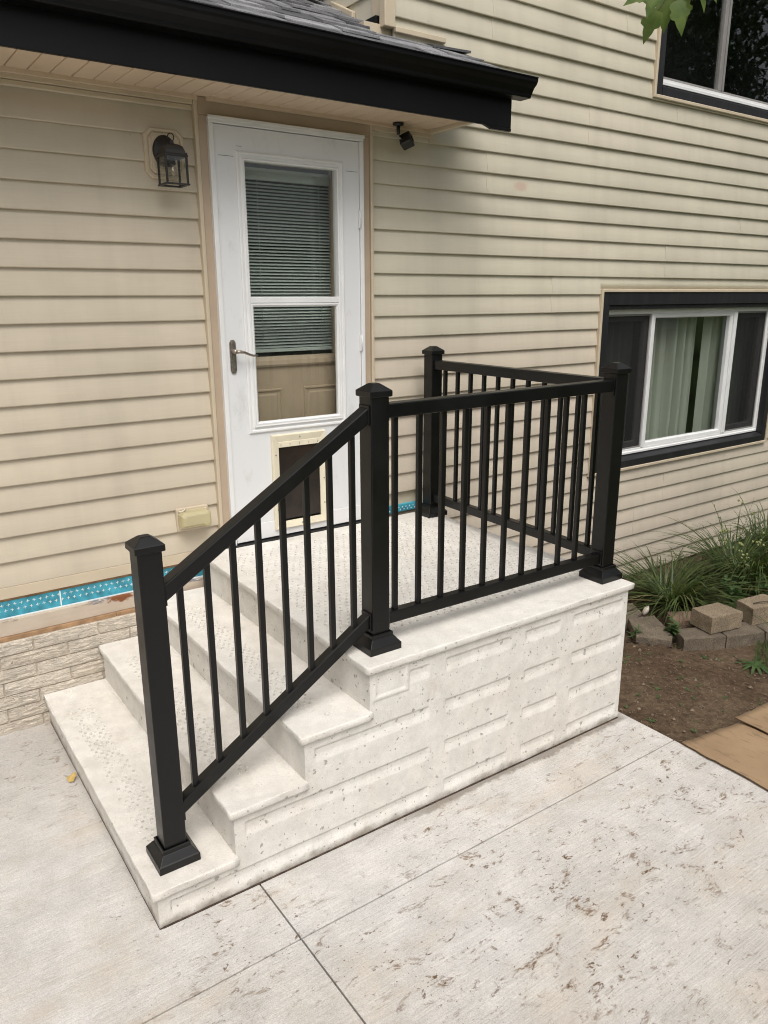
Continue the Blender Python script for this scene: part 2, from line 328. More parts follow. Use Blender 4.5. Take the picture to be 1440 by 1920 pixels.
# ------------------------------------------------------------------ mesh helpers
ORG = {}
def org(o): return ORG.get(o.name, Vector((0,0,0)))
class MB:
    def __init__(s): s.v = []; s.f = []; s.sm = []
    def add(s, vs, fs, smooth=False):
        n = len(s.v); s.v += [tuple(q) for q in vs]
        for q in fs: s.f.append(tuple(i+n for i in q)); s.sm.append(smooth)
        return s
    def box(s, x0, x1, y0, y1, z0, z1):
        return s.add([(x0,y0,z0),(x1,y0,z0),(x1,y1,z0),(x0,y1,z0),(x0,y0,z1),(x1,y0,z1),(x1,y1,z1),(x0,y1,z1)],
              [(0,3,2,1),(4,5,6,7),(0,1,5,4),(1,2,6,5),(2,3,7,6),(3,0,4,7)])
    def prism(s, poly, axis, a, b):
        """poly: 2D points; axis x: (y,z), y: (x,z), z: (x,y)"""
        n = len(poly); mk = {'x': lambda p,t:(t,p[0],p[1]), 'y': lambda p,t:(p[0],t,p[1]), 'z': lambda p,t:(p[0],p[1],t)}[axis]
        vs = [mk(p,a) for p in poly]+[mk(p,b) for p in poly]
        fs = [tuple(range(n))[::-1], tuple(range(n,2*n))]+[(i,(i+1)%n,(i+1)%n+n,i+n) for i in range(n)]
        return s.add(vs, fs)
    def rings(s, rings, cap0=True, cap1=True, smooth=False):
        n = len(rings[0]); vs = [q for rg in rings for q in rg]; fs = []
        for j in range(len(rings)-1):
            for i in range(n): fs.append((j*n+i, j*n+(i+1)%n, (j+1)*n+(i+1)%n, (j+1)*n+i))
        if cap0: fs.append(tuple(range(n))[::-1])
        if cap1: fs.append(tuple(range((len(rings)-1)*n, len(rings)*n)))
        return s.add(vs, fs, smooth)
    def tube(s, pts, rads, n=8, caps=True):
        pts = [Vector(q) for q in pts]; rgs = []
        if not isinstance(rads, (list, tuple)): rads = [rads]*len(pts)
        up = None
        for i, q in enumerate(pts):
            t = (pts[min(i+1,len(pts)-1)]-pts[max(i-1,0)]).normalized()
            if up is None: up = t.orthogonal().normalized()
            up = (up - t*up.dot(t)).normalized(); w = t.cross(up)
            rgs.append([q+(up*math.cos(2*math.pi*a/n)+w*math.sin(2*math.pi*a/n))*rads[i] for a in range(n)])
        return s.rings(rgs, caps, caps, True)
    def build(s, name, mat, parent=None, bevel=0, smooth=False, color=None, segs=2):
        me = bpy.data.meshes.new(name)
        o_ = org(parent) if parent else Vector((0,0,0))
        me.from_pydata([Vector(q)-o_ for q in s.v], [], s.f)
        me.polygons.foreach_set('use_smooth', [bool(smooth or a) for a in s.sm])
        me.update()
        bmm = bmesh.new(); bmm.from_mesh(me); bmesh.ops.recalc_face_normals(bmm, faces=bmm.faces); bmm.to_mesh(me); bmm.free()
        for mm in (mat if isinstance(mat, (list,tuple)) else [mat]): me.materials.append(MAT[mm])
        return place(name, me, parent, bevel, color, segs, o_)
def place(name, me, parent=None, bevel=0, color=None, segs=2, o_=None):
    ob = bpy.data.objects.new(name, me); COL.objects.link(ob)
    if parent: ob.parent = parent
    ORG[ob.name] = o_ if o_ is not None else (org(parent) if parent else Vector((0,0,0)))
    if bevel:
        bv = ob.modifiers.new('bevel', 'BEVEL'); bv.width = bevel; bv.segments = segs; bv.limit_method = 'ANGLE'; bv.angle_limit = rad(35)
    if color: ob.color = (*color, 1)
    return ob
def thing(name, label, cat, base=(0,0,0), rotz=0, group=None):
    o = bpy.data.objects.new(name, None); COL.objects.link(o); o.empty_display_size = .1
    bv = Vector(base); ORG[o.name] = bv
    o.location = Matrix.Rotation(rotz, 3, 'Z') @ bv if rotz else bv
    o.rotation_euler = (0,0,rotz); return tag(o, label, cat, group)
def tag(o, label, cat, group=None, kind=None):
    if label: o['label'] = label
    if cat: o['category'] = cat
    if group: o['group'] = group
    if kind: o['kind'] = kind
    return o
def nz(x, y=0., z=0.): return mnoise.noise(Vector((x, y, z)))
def sstep(a, b, x):
    t = min(1, max(0, (x-a)/(b-a))); return t*t*(3-2*t)

# ================================================================== GROUND
def ground_z(x, y):
    z = -.045
    z -= .10*sstep(2.35, 3.7, x)*sstep(-3.0, -1.5, y)
    z -= .09*sstep(-1.25, -.35, y)*sstep(2.3, 3.2, x)
    if x < 2.285 and y > -6: z = min(z, -.10)
    return z
def axis(lo, hi, step, far):
    a = []; x = lo
    while x < hi+1e-6: a.append(x); x += step
    d = step; L = lo; left = []
    while L > -far: d *= 1.5; L -= d; left.append(L)
    d = step; R_ = hi; right = []
    while R_ < far: d *= 1.5; R_ += d; right.append(R_)
    return left[::-1]+a+right
xs = axis(2.2, 5.4, .03, 150); ys = axis(-3.4, .05, .03, 150)
vs = []
for y in ys:
    for x in xs:
        z = ground_z(x, y)
        near = 1 if (2.15 < x < 6 and -4 < y < .2) else 0
        if near and x > 2.29:
            z += .010*nz(x*5, y*5)+.009*nz(x*17, y*17, 3)+.006*nz(x*43, y*43, 7)
        vs.append((x, y, z))
nx = len(xs)
g = MB().add(vs, [(j*nx+i, j*nx+i+1, (j+1)*nx+i+1, (j+1)*nx+i) for j in range(len(ys)-1) for i in range(nx-1)], True)
tag(g.build('ground', 'soil'), 'bare brown garden soil running into lawn', None, kind='structure')

# ================================================================== PATIO
ZS = .010
patio = bpy.data.objects.new('patio', None); COL.objects.link(patio); tag(patio, 'pale broom finished concrete patio with saw cut joints', None, kind='structure'); ORG[patio.name] = Vector((0,0,0))
JX, JY = .355, -1.871; XR = 2.292
MB().box(-6, XR-.012, -7, -.03, -.13, ZS-.045).build('slab_bed', 'mulch', patio)
gap = .0028
for (x0,x1,y0,y1) in ((-6,JX-gap,JY+gap,-.032),(JX+gap,XR,JY+gap,-.032),(-6,JX-gap,-4.3,JY-gap),(JX+gap,XR,-4.3,JY-gap),(-6,JX-gap,-7,-4.306),(JX+gap,XR,-7,-4.306)):
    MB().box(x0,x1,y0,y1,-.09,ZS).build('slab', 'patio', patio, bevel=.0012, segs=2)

# ================================================================== HOUSE
house = thing('house', 'beige vinyl sided house wall with black trimmed eave and windows', 'house', (1.4, 0, 0))
C_GREEN = (.570,.522,.415); C_PINK = (.570,.500,.405); C_LEFT = (.545,.478,.375)
CZ0, EXP = 2.6555, .1145
DOOR = (.957, 1.945, .0, 2.835); WIN1 = (3.816, 6.205, .681, 2.004); WIN2 = (4.203, 6.36, 3.237, 4.75)
# wall sheathing behind the boards
w = MB()
w.box(-3,.975,.012,.20,-.4,3.2); w.box(1.90,2.06,.012,.20,-.4,3.3); w.box(.975,1.90,.012,.20,2.76,3.2)
w.box(2.06,3.88,.012,.20,-.45,5.4); w.box(3.88,6.19,.012,.20,-.45,.72); w.box(3.88,6.19,.012,.20,1.97,3.28); w.box(6.19,9,.012,.20,-.45,5.4); w.box(3.88,4.27,.012,.20,3.28,5.4); w.box(4.27,6.19,.012,.20,4.72,5.4)
w.build('wall_sheathing', 'trim', house)
MB().box(2.04,2.06,.2,4.5,3.2,5.4).build('side_wall', 'siding', house, color=C_GREEN)
def board(x0, x1, za, zb, z0, kidx, lip=True, col=C_GREEN, lift=0.):
    n = max(2, int((x1-x0)/.22)+1); prof = []
    def yo(z): return -.0188+(z-z0)/EXP*.0163
    prof = [(yo(zb), zb), (yo((za+zb)/2)-.0006, (za+zb)/2), (yo(za), za+ (.004 if lip else 0))]
    if lip: prof += [(-.0184, za+.0004), (-.0164, za-.0018), (-.0135, za-.0022), (-.001, za+.0012)]
    else: prof += [(-.001, za)]
    rgs = []
    for i in range(n+1):
        x = x0+(x1-x0)*i/n
        dy = .0016*nz(x*1.3, kidx*3.7, 1.0)+.0007*nz(x*4.1, kidx*1.7, 5); dz = .0013*nz(x*.9, kidx*5.1, 9.0)
        rgs.append([(x, q[0]+dy-lift, q[1]+dz) for q in prof])
    b_ = MB(); m_ = len(prof); vs = [q for rg in rgs for q in rg]; fs = []
    for j in range(n):
        for i in range(m_-1): fs.append((j*m_+i, (j+1)*m_+i, (j+1)*m_+i+1, j*m_+i+1))
    b_.add(vs, fs, True); b_.add(rgs[0], [tuple(range(m_))]); b_.add(rgs[-1], [tuple(range(m_))[::-1]]); ob = b_.build('siding_board', 'siding', house, color=col)
    return ob
def jit(c, s=.012):
    d = random.uniform(-s, s); return tuple(max(0, a*(1+d*2)+random.uniform(-s,s)*.3) for a in c)
pair_col = {}
seams = {6:2.75, 7:2.75, 2:3.60, 3:3.60, 0:2.74, -1:2.74, -6:3.34, -7:3.34, -4:4.51, -5:4.51, -2:5.43, 4:4.50, 5:4.5, 8:3.9, 9:3.9, -15:2.9, -14:2.9, -19:4.75, -20:4.75, -22:4.4, -21:4.4}
for kk in range(-25, 24):
    z0 = CZ0+EXP*kk; z1 = z0+EXP+.006
    pk = kk//2
    pair_col.setdefault(pk, jit(C_GREEN if kk > -9 else C_PINK))
    # left of door
    if -17 <= kk <= 1:
        zt = min(z1, 2.812)
        board(-3, .941, z0, zt, z0, kk*7+100, True, jit(C_LEFT, .006))
    # right of door
    if z0 < -.25: continue
    x0 = 2.068 if z0 > 3.20 else 1.916
    if z0 < .72: x0 = 2.30                                  # behind the landing nothing shows
    if z0 < .72 and z0 > .60: x0 = 2.25
    spans = [(x0, 8.6)]
    segs_ = []
    for (a, b_) in spans:
        cuts = [(a, b_, z0, z1)]
        for (wx0, wx1, wz0, wz1) in (WIN1, WIN2):
            nc = []
            for (p, q, za, zb) in cuts:
                if zb <= wz0 or za >= wz1 or q <= wx0 or p >= wx1: nc.append((p,q,za,zb)); continue
                nc.append((p, wx0, za, zb)); nc.append((wx1, q, za, zb))
                if za < wz0-.004: nc.append((wx0, wx1, za, wz0))
                if zb > wz1+.004: nc.append((wx0, wx1, wz1, zb))
            cuts = nc
        segs_ += cuts
    for (p, q, za, zb) in segs_:
        if q-p < .02: continue
        lip = abs(za-z0) < 1e-6
        sx = seams.get(kk)
        if sx and p+.1 < sx < q-.1:
            board(p, sx+.03, za, zb, z0, kk, lip, pair_col[pk]); board(sx, q, za, zb, z0, kk, lip, jit(pair_col[pk], .010), .0024)
        else: board(p, q, za, zb, z0, kk, lip, pair_col[pk])
# trims on the wall
def part(name, mat, bevel=.0015, parent=house, **kw):
    b_ = MB()
    return b_, (lambda: b_.build(name, mat, parent, bevel, **kw))
MB().box(-3,.939,-.034,.01,2.792,2.832).build('frieze_channel', 'trim', house, .002)
MB().box(-3,.939,-.022,.01,2.772,2.790).build('frieze_channel', 'trim', house, .002)
MB().box(1.918,2.33,-.034,.01,2.792,2.832).build('frieze_channel', 'trim', house, .002)
MB().box(-3,.939,-.020,.012,.655,.7075).build('starter_strip', 'trim', house, .002)
MB().box(-3,1.0,-.004,.012,.640,.655).build('sheathing_edge', 'raw_wood', house)
wr = MB().box(-3,1.0,-.006,.012,.556,.640).build('house_wrap', 'wrap', house)
MB().box(1.95,2.262,-.012,.012,.700,.742).build('house_wrap', 'wrap', house)
pr = MB(); i = 0; x = -1.2
while x < .98:
    for row, zc in enumerate((.622, .596)):
        xx = x+(.013 if row == 1 else 0); yv = -.0072
        pr.add([(xx-.0072,yv,zc-.0011),(xx+.0072,yv,zc-.0011),(xx+.0072,yv,zc+.0011),(xx-.0072,yv,zc+.0011)], [(0,1,2,3)])
        pr.add([(xx-.0011,yv-.0003,zc-.0072),(xx+.0011,yv-.0003,zc-.0072),(xx+.0011,yv-.0003,zc+.0072),(xx-.0011,yv-.0003,zc+.0072)], [(0,1,2,3)])
    i += 1; x += .0272
tag(pr.build('printed_crosses', 'wrap_print', wr), None, None, kind='stuff')
pr = MB(); x = -1.2
pr.box(-3,1.0,-.0085,-.0065,.5565,.563)
for x in (-.52, .135, .78): pr.box(x,x+.006,-.0085,-.0065,.564,.639)
pr.build('printed_line', 'wrap_print', wr)
pr = MB(); i = 0; x = 1.97
while x < 2.25:
    for zc in (.727, .712):
        xx = x+(.012 if zc < .72 else 0)
        pr.box(xx-.005,xx+.005,-.0135,-.0125,zc-.001,zc+.001); pr.box(xx-.001,xx+.001,-.014,-.0126,zc-.005,zc+.005)
    x += .027
pr.build('printed_crosses', 'wrap_print', bpy.data.objects['house_wrap.001'])
MB().box(-3,1.0,-.026,.012,.480,.556).build('sill_board', 'sill', house, .003)
for a, b_ in ((-3,-1.15),(-1.148,.375),(.377,1.0)):
    MB().box(a,b_,-.036,.012,.459,.4795).build('sill_plate_edge', 'raw_wood', house, .002)
# brick foundation
fnd = MB().box(-3,.98,-.036,.012,-.4,.4585).build('foundation', 'mortar', house)
BH, BL = .0655, .293
def brick_mesh(seed, L=BL-.008, H=BH-.007):
    rng_ = random.Random(seed); nxx, nzz = 12, 5; D = .009
    vs, fs = [], []
    for j in range(nzz+1):
        for i in range(nxx+1):
            x = L*i/nxx; z = H*j/nzz
            e = 0 if (i in (0,nxx) or j in (0,nzz)) else 1
            vs.append((x+(rng_.uniform(-.0012,.0012)), -D*(.85 if not e else 1)-e*(.0040*nz(x*16,z*85,seed*3.1)+.001*rng_.random()), z+rng_.uniform(-.001,.001)))
    for j in range(nzz):
        for i in range(nxx): a = j*(nxx+1)+i; fs.append((a,a+1,a+nxx+2,a+nxx+1))
    n0 = len(vs); bnd = [i for i in range(nxx+1)]+[(j+1)*(nxx+1)-1 for j in range(1,nzz+1)]+[nzz*(nxx+1)+i for i in range(nxx-1,-1,-1)]+[j*(nxx+1) for j in range(nzz-1,0,-1)]
    for q in bnd: vs.append((vs[q][0], .004, vs[q][2]))
    for t in range(len(bnd)): t2 = (t+1)%len(bnd); fs.append((bnd[t], n0+t, n0+t2, bnd[t2]))
    me = bpy.data.meshes.new('brick'); me.from_pydata(vs, [], fs); me.update(); me.materials.append(MAT['brick'])
    bmm = bmesh.new(); bmm.from_mesh(me); bmesh.ops.recalc_face_normals(bmm, faces=bmm.faces); bmm.to_mesh(me); bmm.free(); return me
bms = [brick_mesh(s_) for s_ in range(7)]; bhalf = [brick_mesh(20+s_, .115) for s_ in range(2)]
bmcut = brick_mesh(31, BL-.008, .046)
for row in range(7):
    zb = .003+BH*row; x = -1.475+(BL/2 if row % 2 else 0)
    while x < .95:
        ob = place('brick', bms[random.randrange(7)], fnd, 0, None, 2, org(fnd))
        ob.location = Vector((x+.004, -.036, zb))-org(fnd); x += BL
# door casing and frame
MB().box(.940,.958,-.040,.012,.705,2.832).build('casing_channel', 'trim', house, .003)
MB().box(1.899,1.917,-.040,.012,.705,2.832).build('casing_channel', 'trim', house, .003)
MB().box(.960,1.002,-.030,.02,.702,2.756).build('door_casing', 'casing_tan', house, .003)
MB().box(1.845,1.897,-.030,.02,.702,2.756).build('door_casing', 'casing_tan', house, .003)
MB().box(.960,1.897,-.031,.02,2.7565,2.831).build('door_casing', 'casing_tan', house, .003)
fz = MB(); fz.box(1.0215,1.046,-.052,.0,.702,2.735); fz.box(1.856,1.8805,-.052,.0,.702,2.735); fz.box(1.0215,1.8805,-.054,.0,2.7355,2.7625); fz.box(1.018,1.884,-.060,-.0545,2.750,2.766)
sframe = fz.build('storm_door_frame', 'white_vinyl', house, .003)
MB().box(1.0,1.90,-.075,.0,.690,.7015).build('threshold', 'dark', house, .002)
# storm door
DX0, DX1, DZ0, DZ1 = 1.0485, 1.8535, .712, 2.732
GX0, GX1, GZ0, GZ1 = 1.158, 1.744, 1.292, 2.622
sd_ = MB()
yF, yB = -.044, -.012
sd_.box(DX0,GX0,yF,yB,DZ0,DZ1); sd_.box(GX1,DX1,yF,yB,DZ0,DZ1); sd_.box(GX0,GX1,yF,yB,GZ1,DZ1); sd_.box(GX0,GX1,yF,yB,DZ0,GZ0)
bmt = bmesh.new()
storm = sd_.build('storm_door', 'door', house)
bmm = bmesh.new(); bmm.from_mesh(storm.data); bmesh.ops.remove_doubles(bmm, verts=bmm.verts, dist=1e-5)
# drop the internal faces that coincide
seen = {}
for fc in list(bmm.faces):
    key = tuple(round(a,4) for a in fc.calc_center_median())
    seen.setdefault(key, []).append(fc)
for kf, lst in seen.items():
    if len(lst) > 1: bmesh.ops.delete(bmm, geom=lst, context='FACES_ONLY')
bmm.to_mesh(storm.data); bmm.free()
def ringframe(x0,x1,z0,z1,wd,prof):
    """moulded rectangular frame in the xz plane; prof: list of (t in 0..1 across width, y)"""
    b_ = MB(); rgs = []
    for (t, y) in prof:
        d = wd*t; rgs.append([(x0+d,y,z0+d),(x1-d,y,z0+d),(x1-d,y,z1-d),(x0+d,y,z1-d)])
    return b_.rings(rgs, False, False)
ringframe(GX0-.006,GX1+.006,GZ0-.006,GZ1+.006,.040,[(0,-.043),(0,-.050),(.15,-.054),(.35,-.053),(.45,-.048),(.7,-.049),(.85,-.058),(1,-.056),(1,-.012)]).build('lite_frame', 'white_vinyl', storm)
MB().box(1.186,1.716,-.056,-.020,1.936,1.966).build('middle_rail', 'white_vinyl', storm, .003)
ringframe(1.1905,1.7115,1.3265,1.9345,.016,[(0,-.046),(0,-.056),(.5,-.057),(1,-.050),(1,-.03)]).build('lower_sash', 'white_vinyl', storm)
MB().box(1.188,1.714,-.030,-.027,1.966,2.590).build('glass_pane', 'glass', storm)
MB().box(1.204,1.698,-.038,-.035,1.34,1.922).build('glass_pane', 'glass', storm)
# door seam lines where the skin laps
MB().box(1.0486,1.8534,-.050,-.0445,.712,.80).build('door_sweep', 'white_vinyl', storm, .002)
for (x0,x1,z_) in ((1.066,1.142,2.601),(1.160,1.186,2.648),(1.772,1.842,2.588)): MB().box(x0,x1,-.0448,-.0436,z_,z_+.0016).build('skin_crack', 'dark', storm)
# latch handle
hb = MB(); hx, hz0, hz1 = 1.083, 1.598, 1.762
poly = [(hx-.0165,hz0+.014),(hx-.009,hz0),(hx+.009,hz0),(hx+.0165,hz0+.014),(hx+.0165,hz1-.014),(hx+.009,hz1),(hx-.009,hz1),(hx-.0165,hz1-.014)]
hb.prism(poly, 'y', -.051, -.0445)
inner = [(hx+(px_-hx)*.72, 1.68+(pz_-1.68)*.9) for px_, pz_ in poly]; hb.prism(inner, 'y', -.0545, -.0512)
hnd = hb.build('door_handle', 'nickel', storm, .0015)
lv = MB(); lv.tube([(1.083,-.054,1.706),(1.083,-.088,1.706)], [.0125,.0105], 12); lv.tube([(1.083,-.088,1.706),(1.100,-.093,1.706),(1.125,-.091,1.702),(1.155,-.086,1.690),(1.180,-.082,1.683),(1.203,-.080,1.684)], [.0095,.0085,.0072,.0062,.0058,.0055], 10)
lv.build('lever', 'nickel', storm)
for hz in (2.36, 1.72, .98):
    h_ = MB(); h_.tube([(1.8555,-.056,hz-.045),(1.8555,-.056,hz+.045)], .0042, 8); h_.box(1.846,1.8550,-.0525,-.0445,hz-.043,hz+.043); h_.build('hinge', 'white_vinyl', storm)
# pet door
pf = ringframe(1.272,1.604,.748,1.266,.040,[(0,-.044),(0,-.056),(.12,-.064),(.6,-.060),(1,-.056),(1,-.046)]).build('pet_door_frame', 'cream', storm)
MB().box(1.310,1.566,-.050,-.0455,.786,1.228).build('pet_door_flap', 'flap', storm, .001)
MB().box(1.3122,1.5638,-.058,-.051,1.196,1.226).build('flap_strip', 'cream', storm, .002)
sc_ = MB()
def screw(x, z, y=-.0625): sc_.tube([(x,y,z),(x,y-.0018,z)], .0042, 8)
for x in (1.325,1.38,1.438,1.496,1.551): sc_.box(x-.0012,x+.0012,-.0592,-.0582,1.203,1.216)
for x in (1.438,): screw(x,1.246); screw(x,.768)
for z in (.86,1.0,1.16): screw(1.291,z); screw(1.585,z)
sc_.build('screw', 'steel', storm)
def refit(o, ax, bx, az, bz):
    of = org(o)
    for v in o.data.vertices:
        v.co.x = (v.co.x+of.x)*ax+bx-of.x; v.co.z = (v.co.z+of.z)*az+bz-of.z
for o in [storm, sframe]+list(storm.children): refit(o, .9865, -.0077, .9947, .0037)
# tan entry door behind
ed = MB(); EY = .072
ed.box(1.02,1.88,EY,EY+.05,.70,1.62); ed.box(1.02,1.19,EY,EY+.05,1.62,2.75); ed.box(1.75,1.88,EY,EY+.05,1.62,2.75); ed.box(1.19,1.75,EY,EY+.05,2.62,2.75)
entry = ed.build('entry_door', 'entry', house)
ringframe(1.165,1.775,1.605,2.645,.052,[(0,EY),(0,EY-.012),(.2,EY-.018),(.6,EY-.014),(.9,EY-.006),(1,EY-.002),(1,EY+.03)]).build('window_moulding', 'entry', entry)
for (a, b_) in ((1.14,1.388),(1.518,1.752)):
    ringframe(a,b_,.86,1.49,.036,[(0,EY-.0005),(.12,EY-.008),(.3,EY-.0085),(.45,EY-.001),(.8,EY-.0015),(1,EY-.007)]).build('panel_moulding', 'entry', entry)
    MB().box(a+.036,b_-.036,EY-.007,EY+.002,.896,1.454).build('raised_panel', 'entry', entry)
jb = MB(); jb.box(.976,1.02,0,EY+.05,.70,2.75); jb.box(1.86,1.900,0,EY+.05,.70,2.75); jb.box(.976,1.926,0,EY+.05,2.75,2.762); jb.build('door_jamb', 'casing_tan', house)
MB().box(1.19,1.75,EY+.044,EY+.046,1.62,2.62).build('blackout_backing', 'interior', entry)
MB().box(1.19,1.75,EY+.012,EY+.015,1.64,2.62).build('entry_glass', 'glass', entry)
pk_ = MB(); 
for a in range(12):
    t = 2*math.pi*a/12; pk_.tube([(1.54+.022*math.cos(t),EY-.03,2.612+.014*math.sin(t)),(1.54+.022*math.cos(t+.52),EY-.03,2.612+.014*math.sin(t+.52))], .0022, 5)
for a in range(6):
    t = math.pi*a/6; pk_.tube([(1.54+.022*math.cos(t),EY-.03,2.612+.014*math.sin(t)),(1.54-.022*math.cos(t),EY-.03,2.612-.014*math.sin(t))], .0015, 5)
pk_.build('ornament', 'lantern', entry)
bl = thing('mini_blind', 'grey green mini blind hanging behind the door glass', 'window blind', (1.46, EY+.03, 1.66))
MB().box(1.195,1.722,EY+.018,EY+.040,2.520,2.575).build('head_rail', 'blind', bl, .002)
sl = MB(); sl.add([(1.198,EY+.020,.0),(1.722,EY+.020,.0),(1.722,EY+.026,.0062),(1.198,EY+.026,.0062),(1.722,EY+.034,.0105),(1.198,EY+.034,.0105)], [(0,1,2,3),(3,2,4,5)])
slat0 = sl.build('slat', 'blind', None); slat0.parent = bl
z = 1.70; first = True
while z < 2.515:
    o = slat0 if first else slat0.copy()
    if not first: COL.objects.link(o)
    o.location = Vector((0, 0, z+random.uniform(-.0006,.0006)))-Vector((1.46, EY+.03, 1.66)); first = False; z += .0160
MB().box(1.197,1.722,EY+.018,EY+.036,1.678,1.696).build('bottom_rail', 'blind', bl, .002)
for x in (1.30, 1.655): MB().tube([(x,EY+.017,1.69),(x,EY+.017,2.53)], .0009, 4).build('ladder_cord', 'blind', bl)

# ---------------- lower slider window
def window(kind, X0, X1, Z0, Z1):
    w_ = thing_part('window')
    return w_
def casing(win, X0,X1,Z0,Z1, l,r_,b_,t_, jy=.075):
    """beige channel, then charcoal casing boards, then jamb"""
    e = .022
    for (a,b2,c,d,nm) in ((X0,X0+e,Z0,Z1,'v'),(X1-e,X1,Z0,Z1,'v'),(X0+e,X1-e,Z1-e,Z1,'h'),(X0+e,X1-e,Z0,Z0+e,'h')):
        MB().box(a,b2,-.036,.013,c,d).build('outer_channel', 'trim', win, .004)
    xi0, xi1, zi0, zi1 = X0+e, X1-e, Z0+e, Z1-e
    MB().box(xi0+.001,xi0+l,-.026,jy,zi0,zi1).build('casing_board', 'casing', win, .003)
    MB().box(xi1-r_,xi1-.001,-.026,jy,zi0,zi1).build('casing_board', 'casing', win, .003)
    MB().box(xi0+l+.001,xi1-r_-.001,-.027,jy,zi1-t_,zi1-.001).build('casing_board', 'casing', win, .003)
    MB().prism([(-.030,zi0+.001),(-.030,zi0+b_*.62),(-.012,zi0+b_*.70),(jy,zi0+b_),(jy,zi0+.001)], 'x', xi0+l+.001, xi1-r_-.001).build('sloped_sill', 'casing', win, .003)
    return xi0+l, xi1-r_, zi0+b_, zi1-t_
win = thing('slider_window', 'wide three panel sliding window with green curtains inside, beside the railing', 'window', (5.06, 0, .668))
win.parent = house; del win['category']; win.location = Vector((5.06,0,.668))-org(house)
ox0, ox1, oz0, oz1 = casing(win, *WIN1, .076, .060, .086, .088)
MB().box(ox0,ox1,-.012,.075,oz1-.030,oz1-.001).build('head_board', 'casing', win, .002)
FY = .030
vf = ringframe(ox0,ox1,oz0-.004,oz1-.030,.036,[(0,FY+.05),(0,FY),(.45,FY),(.5,FY+.010),(1,FY+.010),(1,FY+.06)]).build('vinyl_frame', 'white_vinyl', win, .002)
vx0, vx1, vz0, vz1 = ox0+.036, ox1-.036, oz0+.032, oz1-.066
MB().box(4.485,4.512,FY+.004,FY+.06,vz0,vz1).build('mullion', 'white_vinyl', win, .002)
MB().box(5.575,5.622,FY+.002,FY+.06,vz0,vz1).build('mullion', 'white_vinyl', win, .003)
ringframe(4.513,5.574,vz0,vz1,.034,[(0,FY+.05),(0,FY+.012),(.8,FY+.014),(1,FY+.022),(1,FY+.05)]).build('fixed_sash', 'white_vinyl', win, .002)
ringframe(vx0,4.484,vz0,vz1,.055,[(0,FY+.06),(0,FY+.030),(.9,FY+.030),(1,FY+.045),(1,FY+.06)]).build('side_sash', 'grey_sash', win, .002)
ringframe(5.623,vx1,vz0,vz1,.055,[(0,FY+.06),(0,FY+.030),(.9,FY+.030),(1,FY+.045),(1,FY+.06)]).build('side_sash', 'grey_sash', win, .002)
MB().box(vx0+.03,vx1-.03,FY+.046,FY+.049,vz0+.02,vz1-.02).build('window_pane', 'glass', win)
for (a, b_) in ((vx0+.001,4.483),(5.624,vx1-.001)):
    ringframe(a,b_,vz0+.001,vz1-.001,.012,[(0,FY+.024),(0,FY+.016),(1,FY+.016),(1,FY+.024)]).build('screen_frame', 'grey_sash', win)
    MB().box(a+.004,b_-.004,FY+.0185,FY+.0195,vz0+.004,vz1-.004).build('insect_screen', 'screen', win)
rm = MB(); rm.box(3.7,6.5,1.8,1.85,.3,2.3); rm.box(3.7,3.75,.2,1.8,.3,2.3); rm.box(6.45,6.5,.2,1.8,.3,2.3); rm.box(3.7,6.5,.2,1.85,.25,.3); rm.box(3.7,6.5,.2,1.85,2.3,2.35)
rm.build('room_interior', 'interior', win)
def curtain(name, x0, x1, y, z0, z1, label, folds, amp, seed):
    n = int((x1-x0)*90); vs, fs = [], []
    for j in range(5):
        t = j/4
        for i in range(n+1):
            s_ = i/n; x = x0+(x1-x0)*s_
            ph = s_*folds*2*math.pi+1.3*nz(s_*4, seed)+.25*t
            vs.append((x+.01*nz(s_*6, t*2, seed), y+amp*(math.sin(ph)+.35*math.sin(2.3*ph+seed)), z0+(z1-z0)*t))
    for j in range(4):
        for i in range(n): a = j*(n+1)+i; fs.append((a,a+1,a+n+2,a+n+1))
    ob = MB().add(vs, fs, True).build(name, 'curtain'); 
    return tag(ob, label, 'curtain')
curtain('curtain', 4.66, 5.33, .22, .74, 1.95, 'sheer pale green curtain hanging in folds in the window middle', 5.5, .050, 2.0)
curtain('curtain', 4.06, 4.50, .24, .74, 1.95, 'sheer curtain behind the left insect screen near the railing', 4.0, .04, 5.0)
curtain('curtain', 5.40, 5.72, .19, .74, 1.95, 'narrow gathered green curtain at the right edge of the middle pane', 2.6, .018, 8.0)
curtain('curtain', 5.95, 6.20, .26, .74, 1.95, 'curtain edge behind the right insect screen', 3, .02, 11.0)

# ---------------- upper window
win2 = thing('upper_window', 'dark upper window', 'window', (5.3, 0, 3.25)); win2.parent = house; del win2['category']; del win2['label']; win2.location = Vector((5.3,0,3.25))-org(house)
del win['label']
ox0, ox1, oz0, oz1 = casing(win2, *WIN2, .072, .060, .090, .088)
ringframe(ox0,ox1,oz0-.004,oz1,.040,[(0,FY+.05),(0,FY),(.5,FY),(.55,FY+.010),(1,FY+.010),(1,FY+.06)]).build('vinyl_frame', 'white_vinyl', win2, .002)
vx0, vx1, vz0, vz1 = ox0+.040, ox1-.040, oz0+.036, oz1-.04
ringframe(vx0,vx1,vz0,vz1,.016,[(0,FY+.05),(0,FY+.012),(1,FY+.016),(1,FY+.05)]).build('screen_frame', 'grey_sash', win2)
MB().box(5.035,5.110,FY+.014,FY+.05,vz0+.016,vz1).build('mullion', 'grey_sash', win2, .003)
MB().box(5.075,5.083,FY+.008,FY+.0135,vz0+.016,vz1).build('mullion_bead', 'grey_sash', win2)
MB().box(vx0+.016,5.034,FY+.034,FY+.037,vz0+.016,vz1).build('window_pane', 'glass', win2)
